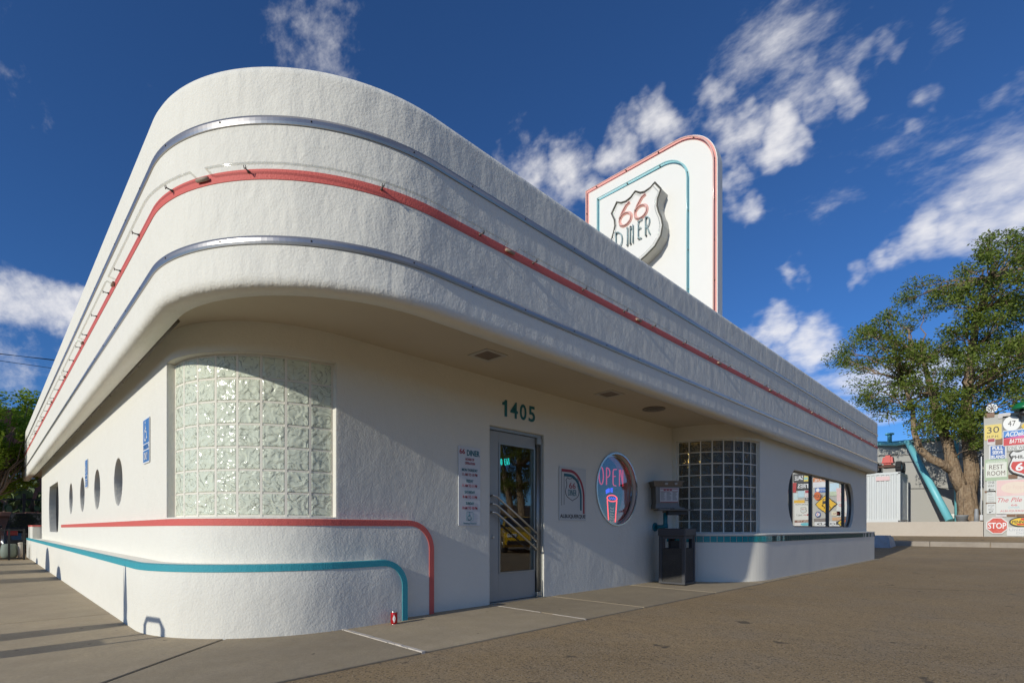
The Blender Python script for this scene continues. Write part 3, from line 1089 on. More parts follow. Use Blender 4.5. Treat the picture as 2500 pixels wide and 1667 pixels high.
# ---- low rounded pads with the painted stripes
def pad(path, off_in, ztop, s0, s1, rend, m, stripe_m, stripe_w, stripe_name, zcut=0.0, name='plinth'):
    ss = [s for s in path.s if s0 <= s < s1 - rend] + [s0]
    n = 14
    ss += [s1 - rend + rend * math.sin(R(90 * i / n)) for i in range(n + 1)]
    ss = sorted(set(round(s, 5) for s in ss))

    def top(s):
        d = s - (s1 - rend)
        return ztop if d <= 0 else ztop - rend + math.sqrt(max(0, rend * rend - d * d))
    mb = MB()
    vs = []
    for s in ss:
        t = top(s)
        for (o, z) in ((0.0, -.03), (0.0, t * .5), (0, t - .03), (-.008, t - .009), (-.03, t), (-off_in, t)):
            q = path.at(s, o); vs.append((q.x, q.y, z))
    kk = 6
    fs = []
    for i in range(len(ss) - 1):
        for j in range(kk - 1):
            fs.append((i * kk + j, i * kk + j + 1, (i + 1) * kk + j + 1, (i + 1) * kk + j))
    mb.add(vs, fs, True)
    # blunt end
    q0 = path.at(s1, .0); q1 = path.at(s1, -off_in)
    te = top(s1)
    mb.add([(q0.x, q0.y, -.03), (q1.x, q1.y, -.03), (q1.x, q1.y, te), (q0.x, q0.y, te)], [(0, 1, 2, 3)])
    mb.build(name, m, diner)
    # stripe: band that follows the outline
    o_l = [(s, ztop) for s in ss if s <= s1 - rend] + [(s1 - rend + rend * math.sin(R(6 * i)), ztop - rend + rend * math.cos(R(6 * i))) for i in range(1, 16)] + [(s1, .0)]
    ri = rend - stripe_w
    i_l = [(s, ztop - stripe_w) for s in ss if s <= s1 - rend] + [(s1 - rend + ri * math.sin(R(6 * i)), ztop - rend + ri * math.cos(R(6 * i))) for i in range(1, 16)] + [(s1 - stripe_w, .0)]
    mb = MB(); vs = []
    for (a, b), (c, d) in zip(o_l, i_l):
        for (s, z, o) in ((a, b + .002, -.035), (a, b - .004, .006), (c, d, .006), (c, d, -.01)):
            q = path.at(s, o); vs.append((q.x, q.y, z))
    fs = []
    for i in range(len(o_l) - 1):
        for j in range(3):
            fs.append((i * 4 + j, i * 4 + j + 1, (i + 1) * 4 + j + 1, (i + 1) * 4 + j))
    mb.add(vs, fs, False)
    mb.build(stripe_name, stripe_m, diner)


RP = Path([(1.15, 14.85, 0), (1.15, 4.575, 1.17), (3.8, 4.575, 0)], seg=24, maxlen=.4)
pad(RP, .10, 1.008, 0, s_of(RP, 3.41, 4.575), .31, stucco, red_paint, .060, 'red_stripe')
TP = Path([(.95, 23.5, 0), (.95, 4.44, 1.32), (3.4, 4.44, 0)], seg=24, maxlen=.4)
pad(TP, .34, .618, 0, s_of(TP, 2.985, 4.44), .27, stucco, teal_paint, .060, 'teal_stripe')

# ---- projecting bay: plinth, ledge and tiles
BP = Path([(8.62, 4.7, 0), (8.62, 3.33, 1.24), (18.9, 3.33, .06), (18.9, 9, 0)], seg=24, maxlen=1.0)
mb = MB(); BP.sweep(mb, [(0, -.03), (0, .795), (-.3, .795), (-.3, -.03)], smooth=False)
bay_plinth = mb.build('bay_plinth', mat('stucco_bay', (.80, .765, .668), .7, spec=.3, bump=[(1.1, .02, (1, 1, .6)), (60, .0022, (1, 1, 1))], var=(2, .15, (.70, .67, .6))), diner)
mb = MB(); BP.sweep(mb, [(.012, .797), (.016, .812), (.012, .832), (-.04, .838), (-.3, .838), (-.3, .797)], smooth=False)
ledge = mb.build('ledge', stucco, diner)
WORLD[bay_plinth.name] = Matrix.Identity(4)
mb = MB(); BP.sweep(mb, [(.002, .684), (.002, .794), (-.05, .794), (-.05, .684)], s0=.02, s1=BP.L - 5.4)
mb.build('grout', grout, diner)
TILE = MB().box(-.0495, .0495, -.050, .050, -.01, .007, .003)
tile_me = {}
for nm, m in (('a', tile_teal), ('b', tile_teal2), ('c', tile_grey)):
    tile_me[nm] = TILE.mesh('tile', m)
s = .09
sE = s_of(BP, 18.85, 3.33)
random.seed(5)
while s < sE:
    p_ = BP.at(s, 0)
    key = 'a' if random.random() < .8 else 'b'
    if p_.x > 10.75: key = 'c'
    elif p_.x > 9.6 and random.random() < .12: key = 'c'
    miss = (p_.x > 17.3 and random.random() < .5) or (p_.x > 11 and random.random() < .015)
    if not miss:
        M, _ = face_matrix(BP, s, .004, .739 + random.uniform(-.0008, .0008))
        inst('tile', tile_me[key], M, diner)
    s += .1115


# ---- glass block windows
def block_mesh(w, h, d, m):
    mb = MB()
    b = .012
    w2, h2 = w / 2, h / 2
    prof = [(0, -d), (0, -.012), (b * .4, -.003), (b, 0)]
    rings = []
    vs = []
    for (ins_, z) in prof:
        vs += [(-w2 + ins_, -h2 + ins_, z), (w2 - ins_, -h2 + ins_, z), (w2 - ins_, h2 - ins_, z), (-w2 + ins_, h2 - ins_, z)]
    fs = []
    for i in range(3):
        for j in range(4):
            j2 = (j + 1) % 4
            fs.append((i * 4 + j, i * 4 + j2, (i + 1) * 4 + j2, (i + 1) * 4 + j))
    fs.append((12, 13, 14, 15))
    fs.append((3, 2, 1, 0))
    mb.add(vs, fs)
    return mb.mesh('glass_block', m)


def block_window(name, c, r, a0, a1, cols, rows, z0, h, dep, m):
    root = thing(name, None, None, (c[0], c[1], z0))
    setp(root, diner)
    root.matrix_parent_inverse = WORLD[diner.name].inverted()
    da = (a1 - a0) / cols
    wb = 2 * r * math.sin(R(da / 2)) - .016
    me = block_mesh(wb, h - .0135, dep, m)
    for i in range(cols):
        a = R(a0 + da * (i + .5))
        n = Vector((math.cos(a), math.sin(a), 0)); up = Vector((0, 0, 1)); rt = up.cross(n)
        rr = r * math.cos(R(da / 2))
        for j in range(rows):
            M = Matrix((rt, up, n)).transposed().to_4x4()
            M.translation = Vector((c[0], c[1], 0)) + n * rr + Vector((0, 0, z0 + h * (j + .5)))
            inst('glass_block', me, M, root)
    mb = MB()
    for i in range(cols + 1):
        a = R(a0 + da * i)
        ct, sn = math.cos(a), math.sin(a)
        hw = .011
        vs = []
        for z in (z0 - .02, z0 + rows * h + .02):
            for (rr, t) in ((r - .004, -hw), (r - .004, hw), (r - .075, hw), (r - .075, -hw)):
                vs.append((c[0] + rr * ct - t * sn, c[1] + rr * sn + t * ct, z))
        mb.add(vs, [(0, 1, 5, 4), (1, 2, 6, 5), (2, 3, 7, 6), (3, 0, 4, 7), (0, 3, 2, 1), (4, 5, 6, 7)])
    for j in range(rows + 1):
        z = z0 + j * h
        mb.add(*sector(c, (r - .075) * .995, r * math.cos(R(da / 2)) - .002, a0 - .5, a1 + .5, z - .0085, z + .0085, cols))
    mb.build('mortar', mortar, root)
    return root


WORLD['glass_block_window'] = Matrix.Translation((CORC[0], CORC[1], GB0))
WORLD['glass_block_window.001'] = Matrix.Translation((BAYC[0], BAYC[1], HB0))
block_window('glass_block_window', CORC, 1.085, 181.0, 268.2, 8, 7, GB0 + .006, GH, .085, gblock_sunlit)
block_window('glass_block_window', BAYC, 1.045, 182.0, 267.5, 8, 8, HB0 + .006, HH, .085, gblock_shaded)

# ---- portholes and long windows
ring_m = mat('window_ring', (.55, .55, .53), .25, .9)


def port_window(F, cx, cz, r, depth, parent, pane_m, ringw=.025):
    w = MB(); w.prism(F, ellipse(cx, cz, r + .002, r + .002, 40), -depth - .03, -depth, hole=ellipse(cx, cz, r - ringw, r - ringw, 40))
    o = w.build('porthole_window', ring_m, parent)
    WORLD[o.name] = Matrix.Identity(4)
    MB().prism(F, ellipse(cx, cz, r - ringw * .8, r - ringw * .8, 40), -depth - .02, -depth - .014).build('pane', pane_m, o)
    return o


for y in PORT_Y:
    port_window(LEFT, -y, 1.52, .305, .16, diner, pane)
pw = port_window(FRONT, 7.02, 1.54, .55, .05, diner, pane_dark, .03)
w = MB(); w.prism(FRONT, ellipse(7.02, 1.54, .575, .58, 48), .001, .02, hole=ellipse(7.02, 1.54, .548, .553, 48)); w.build('trim_ring', ring_m, pw)


def long_window(F, poly, muls, z0, z1, depth, pane_m, name):
    cxp = sum(p[0] for p in poly) / len(poly); czp = sum(p[1] for p in poly) / len(poly)
    inn_ = [(cxp + (a - cxp) * .988, czp + (b - czp) * .955) for a, b in poly]
    w = MB(); w.prism(F, poly, -depth - .05, -depth, hole=inn_)
    o = w.build(name, mat('bronze_frame', (.10, .095, .09), .4, .6), diner)
    for a in muls:
        MB().prism(F, [(a - .028, z0), (a + .028, z0), (a + .028, z1), (a - .028, z1)], -depth - .045, -depth + .012).build('mullion', MATS['bronze_frame'], o)
    edges = [min(p[0] for p in inn_)] + list(muls) + [max(p[0] for p in inn_)]
    for i in range(len(edges) - 1):
        a, b = edges[i], edges[i + 1]
        # clip the outline between two mullions
        zs = []
        nst = 10
        up, lo = [], []

        def zr(x):
            cand = []
            m_ = len(inn_)
            for q in range(m_):
                (x0, y0), (x1, y1) = inn_[q], inn_[(q + 1) % m_]
                if (x0 - x) * (x1 - x) <= 0 and abs(x1 - x0) > 1e-9:
                    cand.append(y0 + (y1 - y0) * (x - x0) / (x1 - x0))
            return (min(cand), max(cand)) if cand else (czp, czp)
        for q in range(nst + 1):
            x = a + (b - a) * q / nst
            l_, h_ = zr(min(max(x, edges[0] + .002), edges[-1] - .002))
            lo.append((x, l_)); up.append((x, h_))
        MB().prism(F, lo + up[::-1], -depth - .03, -depth - .024).build('pane', pane_m, o)
    return o


bw = long_window(BAYF, BAYWIN, (11.84, 13.23, 14.63, 16.13), .955, 2.135, .06, pane_film, 'bay_window')
sw = long_window(LEFT, OVAL, (-18.2, -17.5, -16.8), .84, 2.03, .14, pane_film, 'side_window')
# shaded end bay with a tall dark window
w = MB().box(1.535, 1.56, 21.55, 23.0, 1.02, 2.5).build('end_window', MATS['bronze_frame'], diner)
MB().box(1.528, 1.534, 21.62, 22.93, 1.08, 2.44).build('pane', pane_film, w)
MB().box(1.50, 1.534, 22.1, 22.16, 1.02, 2.5).build('mullion', alum, w)
mb = MB().box(.99, 1.6, 21.42, 23.4, .55, .99, .02); mb.build('end_plinth', stucco, diner)
MB().box(.985, 1.6, 21.40, 23.42, .985, 1.03).build('red_stripe', red_paint, diner)
MB().tube([(1.02, 21.0, 0), (1.02, 21.0, .55), (1.10, 21.0, .62)], .045, 10).build('downpipe', stucco, diner)

# ---- the door
DF = Fr((0, 4.70, 0), RX)
dw = thing('door', None, None, (4.78, 4.7, 0))
setp(dw, diner); dw.matrix_parent_inverse = WORLD[diner.name].inverted()
x0, x1 = 4.30, 5.15
zt = 2.125
g0 = on_y(1215, 1079, 4.7); g1 = on_y(1303, 1391, 4.7)
gx0, gx1 = g0.x, g1.x
gz0, gz1 = .36, 1.99
mb = MB()
mb.box(x0, gx0, 4.68, 4.725, .02, zt, .004); mb.box(gx1, x1, 4.68, 4.725, .02, zt, .004)
mb.box(gx0 + .0005, gx1 - .0005, 4.681, 4.724, gz1, zt - .001); mb.box(gx0 + .0005, gx1 - .0005, 4.681, 4.724, .021, gz0)
mb.build('leaf', door_alum, dw)
b_ = .018
mb = MB()
mb.box(gx0, gx0 + b_, 4.672, 4.70, gz0, gz1); mb.box(gx1 - b_, gx1, 4.672, 4.70, gz0, gz1)
mb.box(gx0 + b_, gx1 - b_, 4.673, 4.70, gz0, gz0 + b_); mb.box(gx0 + b_, gx1 - b_, 4.673, 4.70, gz1 - b_, gz1)
mb.build('glazing_bead', alum, dw)
MB().box(gx0 + .005, gx1 - .005, 4.702, 4.708, gz0 + .005, gz1 - .005).build('pane', pane_dark, dw)
mb = MB()
mb.box(4.287, 4.299, 4.66, 4.78, .0, 2.168); mb.box(4.30, 5.272, 4.66, 4.78, zt + .006, 2.168)
mb.box(5.238, 5.272, 4.655, 4.78, .0, zt + .004)
mb.build('frame', alum, dw)
mb = MB().tube([(5.178, 4.668, .06), (5.178, 4.668, 2.06)], .014, 10).tube([(5.212, 4.672, .06), (5.212, 4.672, 2.06)], .013, 10)
mb.build('hinge_post', alum, dw)
mb = MB().box(5.155, 5.236, 4.64, 4.70, 2.04, 2.13, .006).box(5.155, 5.236, 4.64, 4.70, .02, .08, .006)
mb.build('hinge_block', alum, dw)
MB().box(4.29, 5.27, 4.60, 4.79, .0, .016).build('threshold', steel, dw)
for i in range(3):
    a = on_y(1100 + 332 / 3.136, 1000 + (655 + 64 * i) / 3.136, 4.62)
    b = on_y(1100 + 668 / 3.136, 1000 + (947 + 60 * i) / 3.136, 4.62)
    pts = [(a.x, 4.69, a.z), (a.x, 4.635, a.z), (a.x + .012, 4.622, a.z), (a.x + .05, 4.62, a.z - .012)]
    pts += [(b.x - .01, 4.62, b.z), (b.x, 4.635, b.z - .004), (b.x, 4.69, b.z - .004)]
    MB().tube(pts, .013, 10).build('pull_bar', steel, dw)
l_ = on_y(1202, 1310.5, 4.68)
MB().tube([(l_.x + .01, 4.69, l_.z), (l_.x + .01, 4.665, l_.z)], .017, 12).build('lock_cylinder', steel, dw)

# ------------------------------------------------------------------ things on and around the diner
teal_txt = flat('teal_lettering', (.01, .15, .18))
red_txt = flat('red_lettering', (.36, .03, .045))
blk_txt = flat('black_lettering', (.02, .02, .02))
wht_txt = flat('white_lettering', (.8, .8, .78))
hn = thing('house_number', 'teal street number 1405 above the glass entrance door', 'number', (4.8, 4.63, 2.3))
xs_ = [4.70, 4.865, 5.03]
one = [(-.005, -.102), (.034, -.102), (.034, .102), (.002, .102), (-.012, .078), (-.045, .066), (-.045, .036), (-.005, .036)]
MB().prism(FRONT, [(4.538 + a, 2.415 + b) for a, b in one], .001, .009).build('digit', teal_txt, hn)
for ch, x_, w_ in zip('405', xs_, (.135, .125, .125)):
    fit_text('digit', ch, FRONT, x_, 2.415, .004, w_, .205, teal_txt, hn, offset=.018, extr=.006)

# hours board
hs = thing('hours_sign', 'tall white opening hours board left of the entrance door', 'sign', (3.955, 4.63, .95))
HF = Fr((3.955, 4.625, 0), RX)
MB().prism(HF, [(-.165, .955), (.165, .955), (.165, 1.865), (-.165, 1.865)], 0, .008).build('board', flat('board_white', (.68, .69, .69)), hs)
zz = lambda py: 1.865 - (py - 80) / (1450 - 80) * .91
xx = lambda px: -.165 + (px - 65) / (440 - 65) * .33


def hl(body, px, py, w, h, m, **k):
    fit_text('lettering', body, HF, xx(px), zz(py), .009, w / 375 * .33, h / 1370 * .91, m, hs, **k)


hl('66', 125, 168, 92, 88, red_txt, offset=.02); hl('DINER', 315, 182, 222, 100, teal_txt, offset=.025)
hl('HOURS OF', 257, 295, 150, 45, red_txt, offset=.012); hl('OPERATION', 257, 365, 172, 45, red_txt, offset=.012)
hl('MON-THURSDAY', 255, 482, 270, 50, teal_txt, offset=.012); hl('11 AM TO 10 PM', 255, 562, 262, 48, red_txt, offset=.012)
hl('FRIDAY', 255, 672, 122, 50, teal_txt, offset=.012); hl('11 AM TO 11 PM', 255, 755, 250, 48, red_txt, offset=.012)
hl('SATURDAY', 255, 866, 178, 50, teal_txt, offset=.012); hl('8 AM TO 11 PM', 257, 950, 245, 48, red_txt, offset=.012)
hl('SUNDAY', 257, 1060, 140, 48, teal_txt, offset=.012); hl('8 AM TO 10 PM', 257, 1142, 255, 48, red_txt, offset=.012)
hl('Handicap Entrance', 257, 1412, 225, 38, teal_txt)


def wheelchair(F, cx, cz, s, c, m, parent):
    mb = MB()
    ring = ellipse(cx - .05 * s, cz - .18 * s, .30 * s, .30 * s, 20, 100, 370, True)
    mb.tube([F.p(a, b, c) for a, b in ring], .045 * s, 5)
    mb.tube([F.p(cx - .06 * s, cz + .38 * s, c), F.p(cx - .04 * s, cz + .02 * s, c), F.p(cx + .2 * s, cz + .0 * s, c), F.p(cx + .30 * s, cz - .36 * s, c), F.p(cx + .40 * s, cz - .33 * s, c)], .05 * s, 5)
    mb.tube([F.p(cx - .05 * s, cz + .2 * s, c), F.p(cx + .16 * s, cz + .18 * s, c)], .04 * s, 5)
    mb.prism(F, ellipse(cx - .06 * s, cz + .52 * s, .075 * s, .075 * s, 12), c - .001, c + .003)
    # flatten towards the board
    o = F.o.dot(F.n)
    v2 = []
    for p in mb.v:
        p = Vector(p); d = p.dot(F.n) - o
        v2.append(tuple(p - F.n * (d - (c + max(-.001, min(.0025, (d - c) * .08))))))
    mb.v = v2
    return mb.build('wheelchair_symbol', m, parent)


wheelchair(HF, xx(252), zz(1290), .085, .010, teal_txt, hs)
mb = MB(); mb.tube([HF.p(a, b, .009) for a, b in rrect(xx(197), xx(312), zz(1362), zz(1212), .012, 3)], .0016, 4, closed=True); mb.build('symbol_frame', teal_txt, hs)
for (px, py) in ((95, 765), (405, 790)):
    MB().tube([HF.p(xx(px), zz(py), .007), HF.p(xx(px), zz(py), .013)], .005, 8).build('screw', steel, hs)

# logo board
lb = thing('logo_sign', 'white board with shield and red and teal arch right of the door', 'sign', (5.885, 4.63, 1.0))
LF = Fr((5.885, 4.625, 0), RX)
Wd, z0, z1 = .61, 1.035, 1.785
MB().prism(LF, [(-Wd / 2, z0), (Wd / 2, z0), (Wd / 2, z1), (-Wd / 2, z1)], 0, .008).build('board', flat('board_cream', (.60, .60, .56)), lb)
lx = lambda px: -Wd / 2 + (px - 95) / (740 - 95) * Wd
ltop = lambda px: 95 + (px - 95) / 645 * 65
lz = lambda px, py: z1 - (py - ltop(px)) / (1440 - ltop(px)) * (z1 - z0)


def arch(px0, py0, w, x_end, y_end, r, m):
    a0, a1 = lx(px0), lx(x_end)
    zt_, zb = lz(px0, py0), lz(x_end, y_end)
    ww = w
    out = [(a0, zt_)] + ellipse(a1 - r, zt_ - r * 1.15, r, r * 1.15, 14, 90, 0, True) + [(a1, zb)]
    ri = r - ww
    inn2 = [(a0, zt_ - ww)] + ellipse(a1 - r, zt_ - r * 1.15, ri, r * 1.15 - ww, 14, 90, 0, True) + [(a1 - ww, zb)]
    n_ = len(out)
    mb = MB()
    mb.add([LF.p(a, b, .0095) for a, b in out] + [LF.p(a, b, .0095) for a, b in inn2], [(i, i + 1, n_ + i + 1, n_ + i) for i in range(n_ - 1)])
    mb.build('arch_stripe', m, lb)


arch(145, 155, .04, 703, 1268, .34, red_txt)
arch(203, 272, .04, 630, 1185, .28, flat('arch_teal', (.01, .13, .17)))
for px, yb in ((148, 1068), (205, 1048)):
    py = 165 if px < 200 else 290
    MB().prism(LF, [(lx(px) - .003, lz(px, yb)), (lx(px) + .003, lz(px, yb)), (lx(px) + .003, lz(px, py)), (lx(px) - .003, lz(px, py))], .008, .0095).build('pinstripe', blk_txt, lb)


def shield_pts(n=8):
    """US-route shield outline, width 1 (x -.5...5), y 0 (tip) to 1.14 (crown), counter-clockwise from the tip"""
    half = [(0, 0), (.06, .045), (.2, .10), (.36, .18), (.465, .30), (.5, .44), (.475, .56), (.43, .66), (.40, .76), (.41, .86), (.47, .98), (.36, 1.12), (.28, 1.075), (.18, 1.06), (.09, 1.08)]
    return half + [(0, 1.14)] + [(-a, b) for a, b in half[:0:-1]]


scx, scz = lx(400), lz(400, 950)
mb = MB(); mb.tube([LF.p(scx + a * .31, scz + b * .29, .009) for a, b in shield_pts()], .004, 5, closed=True); mb.build('shield_outline', blk_txt, lb)
fit_text('lettering', '66', LF, scx, scz + .215, .009, .145, .085, red_txt, lb)
fit_text('lettering', 'DINER', LF, scx, scz + .115, .009, .19, .085, teal_txt, lb)
fit_text('lettering', 'ALBUQUERQUE', LF, 0, lz(420, 1340), .009, .575, .062, blk_txt, lb, offset=.012)
for a in (-.29, .29):
    for b in (z0 + .015, z1 - .015):
        MB().tube([LF.p(a, b, .006), LF.p(a, b, .013)], .006, 8).build('screw', steel, lb)

# parking signs on the side wall
blue = flat('parking_blue', (.06, .20, .48))
for (yc, lab) in ((6.61, 'blue wheelchair parking sign nearest the glass block corner window'), (11.26, 'blue wheelchair parking sign between the small round side windows')):
    ps = thing('parking_sign', lab, 'sign', (1.2, yc, 1.6), 'blue parking signs on the side wall')
    PF = Fr((1.194, yc, 0), RY)
    MB().prism(PF, rrect(-.152, .152, 1.61, 2.085, .015, 3), 0, .004).build('plate', wht_txt, ps)
    MB().prism(PF, [(-.14, 1.82), (.14, 1.82), (.14, 2.07), (-.14, 2.07)], .004, .0055).build('blue_field', blue, ps)
    MB().prism(PF, [(-.14, 1.625), (.14, 1.625), (.14, 1.745), (-.14, 1.745)], .004, .0055).build('blue_field', blue, ps)
    wheelchair(PF, -.02, 1.94, .19, .007, wht_txt, ps)
    fit_text('lettering', 'PARKING', PF, 0, 1.783, .005, .25, .055, blue, ps, offset=.01)
    fit_text('lettering', 'ONLY', PF, 0, 1.685, .007, .17, .08, wht_txt, ps, offset=.01)

# soffit lights
for (x_, y_, lab) in ((3.72, 4.05, 'square recessed light in the soffit nearest the corner'), (5.95, 4.05, 'square recessed light in the soffit above the arch logo board')):
    t_ = thing('soffit_light', lab, 'light', (x_, y_, Z_SOF), 'square soffit lights')
    mb = MB()
    for (a, b, c, d) in ((-.15, .15, .105, .15), (-.15, .15, -.15, -.105), (-.15, -.105, -.1045, .1045), (.105, .15, -.1045, .1045)):
        mb.box(x_ + a, x_ + b, y_ + c, y_ + d, Z_SOF - .008, Z_SOF + .002)
    mb.build('frame', mat('light_frame', (.5, .47, .4), .5), t_)
    MB().box(x_ - .105, x_ + .105, y_ - .105, y_ + .105, Z_SOF - .003, Z_SOF + .001).build('lens', mat('light_lens', (.16, .11, .08), .3), t_)
t_ = thing('soffit_vent', 'round metal disc in the soffit near the glass block bay', 'vent', (7.17, 4.07, Z_SOF))
for r0, r1, dz in ((.11, .17, .012), (.06, .10, .016), (0.001, .05, .02)):
    w = MB(); w.add(*sector((7.17, 4.07), r0, r1, 0, 359.9, Z_SOF - dz, Z_SOF - .001, 30)); w.build('ring', mat('vent_metal', (.22, .19, .15), .5, .3), t_)

# ---- litter bin
bin_agg = mat('bin_aggregate', (.045, .042, .038), .9, bump=[(120, .004, (1, 1, 1))], var=[(90, .6, (.11, .10, .085)), (5, .4, (.025, .022, .02))])
bin_metal = mat('bin_metal', (.055, .055, .06), .5)
lbx, lby = 8.10, 4.17
lbin = thing('litter_bin', 'dark square litter bin with pebbled sides beside the bay plinth', 'bin', (lbx, lby, 0))
hw = .195
BR = Matrix.Rotation(R(4), 4, 'Z')


def rb(mb):
    mb.v = [tuple(BR @ Vector((p[0] - lbx, p[1] - lby, p[2])) + Vector((lbx, lby, 0))) for p in mb.v]
    return mb


for sx in (-1, 1):
    for sy in (-1, 1):
        rb(MB().box(lbx + sx * hw - .028, lbx + sx * hw + .028, lby + sy * hw - .028, lby + sy * hw + .028, .03, .80, .012)).build('corner_post', bin_metal, lbin)
for (dx, dy) in ((0, -1), (0, 1), (-1, 0), (1, 0)):
    if dx == 0:
        rb(MB().box(lbx - hw + .03, lbx + hw - .03, lby + dy * hw - .012, lby + dy * hw + .012, .05, .60)).build('side_panel', bin_agg, lbin)
        rb(MB().box(lbx - hw + .03, lbx + hw - .03, lby + dy * hw - .016, lby + dy * hw + .016, .755, .80)).build('rail', bin_metal, lbin)
        for e_ in (-1, 1):
            rb(MB().box(lbx + e_ * .155 - .03, lbx + e_ * .155 + .03, lby + dy * hw - .014, lby + dy * hw + .014, .601, .754)).build('rail', bin_metal, lbin)
    else:
        rb(MB().box(lbx + dx * hw - .012, lbx + dx * hw + .012, lby - hw + .03, lby + hw - .03, .05, .60)).build('side_panel', bin_agg, lbin)
        rb(MB().box(lbx + dx * hw - .016, lbx + dx * hw + .016, lby - hw + .03, lby + hw - .03, .755, .80)).build('rail', bin_metal, lbin)
        for e_ in (-1, 1):
            rb(MB().box(lbx + dx * hw - .014, lbx + dx * hw + .014, lby + e_ * .155 - .03, lby + e_ * .155 + .03, .601, .754)).build('rail', bin_metal, lbin)
rb(MB().box(lbx - hw - .03, lbx + hw + .03, lby - hw - .03, lby + hw + .03, .015, .05, .008)).build('base', bin_metal, lbin)
rb(MB().box(lbx - hw - .04, lbx + hw + .04, lby - hw - .04, lby + hw + .04, .80, .925, .02)).build('lid', bin_metal, lbin)
rb(MB().box(lbx - .09, lbx + .06, lby - .08, lby + .08, .05, .72)).build('liner', black, lbin)
lk = rb(MB().box(lbx + hw + .036, lbx + hw + .044, lby - .03, lby + .01, .83, .89, .003)).build('latch', black, lbin)

# ---- order box on the teal pipe
st_m = mat('order_box_steel', (.22, .20, .175), .45, .5, var=(6, .4, (.15, .135, .12)))
teal_pipe = mat('teal_pipe_paint', (.008, .16, .20), .4)
ob = thing('order_box', 'grey metal order box with printed menu and tray on a teal pipe', 'order box', (7.85, 4.4, 1.0))
OX, OY = 8.12, 4.40
OF = Fr((OX, OY - .17, 0), RX)


def tap(zb, zt_, wb, wt, db, dt, name, m):
    mb = MB()
    vs = []
    for z, w_, d_ in ((zb, wb, db), (zt_, wt, dt)):
        vs += [(OX - w_ / 2, OY - d_ / 2, z), (OX + w_ / 2, OY - d_ / 2, z), (OX + w_ / 2, OY + d_ / 2, z), (OX - w_ / 2, OY + d_ / 2, z)]
    mb.add(vs, [(0, 1, 5, 4), (1, 2, 6, 5), (2, 3, 7, 6), (3, 0, 4, 7), (0, 3, 2, 1), (4, 5, 6, 7)])
    return mb.build(name, m, ob)


tap(1.335, 1.625, .375, .40, .26, .28, 'body', st_m)
tap(1.625, 1.70, .45, .485, .33, .38, 'hood', st_m)
tap(1.70, 1.715, .52, .525, .42, .425, 'hood_rim', st_m)
tap(1.26, 1.335, .41, .39, .29, .27, 'skirt', st_m)
PFm = Fr((OX + .02, OY - .142, 0), RX)
nb = MB().prism(PFm, [(-.15, 1.36), (.155, 1.36), (.165, 1.605), (-.15, 1.605)], 0, .004).build('menu_card', flat('card', (.60, .60, .59)), ob)
for zc_, h_ in ((1.592, .012), (1.545, .006), (1.372, .01)):
    MB().prism(PFm, [(-.145, zc_ - h_), (.152, zc_ - h_), (.152, zc_), (-.145, zc_)], .004, .0055).build('card_line', red_txt, ob)
random.seed(2)
for i in range(3):
    MB().prism(PFm, [(-.09 + i * .05, 1.556), (-.05 + i * .05, 1.556), (-.05 + i * .05, 1.576), (-.09 + i * .05, 1.576)], .004, .0055).build('lettering', red_txt, ob)
for r_ in range(8):
    for c_ in range(3):
        z_ = 1.525 - r_ * .018
        a_ = -.14 + c_ * .1
        MB().prism(PFm, [(a_, z_), (a_ + random.uniform(.05, .085), z_), (a_ + random.uniform(.05, .085), z_ + .007), (a_, z_ + .007)], .004, .005).build('lettering', flat('card_grey', (.12, .12, .12)), ob)
for a_ in (-.06, .1):
    MB().prism(Fr((OX, OY - .19, 0), RX), [(a_, 1.65), (a_ + .045, 1.65), (a_ + .045, 1.685), (a_, 1.685)], -.005, .012).build('lamp_lens', flat('lens_grey', (.4, .4, .37)), ob)
MB().box(OX - .16, OX + .42, OY - .20, OY + .12, 1.225, 1.243, .004).build('tray', st_m, ob)
MB().box(OX + .10, OX + .28, OY - .16, OY + .06, 1.244, 1.275, .006).build('tray_dish', st_m, ob)
MB().box(OX + .02, OX + .34, OY - .12, OY + .04, 1.15, 1.224, .006).build('bracket', mat('bracket_dark', (.06, .055, .05), .6), ob)
mb = MB().tube([(OX + .05, OY + .02, 1.225), (OX + .05, OY + .02, .975), (OX + .05, OY + .05, .955), (OX + .05, OY + .09, .95), (OX + .05, 4.62, .95)], .037, 12)
mb.build('pipe', teal_pipe, ob)
MB().tube([(OX + .05, 4.625, .95), (OX + .05, 4.60, .95)], .075, 16).build('flange', teal_pipe, ob)
MB().tube([(OX + .05, OY + .02, .93), (OX + .05, OY + .02, 1.0)], .044, 12).build('elbow', teal_pipe, ob)
MB().tube([(OX + .05, OY + .02, 1.19), (OX + .05, OY + .02, 1.25)], .05, 12).build('collar', st_m, ob)

RB = Matrix.Translation((OX, OY, 0)) @ Matrix.Rotation(R(-44), 4, 'Z') @ Matrix.Translation((-OX, -OY, 0))
for ch in ob.children:
    if ch.name.split('.')[0] in ('body', 'hood', 'hood_rim', 'skirt', 'menu_card', 'card_line', 'lettering', 'lamp_lens', 'tray', 'tray_dish', 'bracket'):
        ch.data.transform(RB)

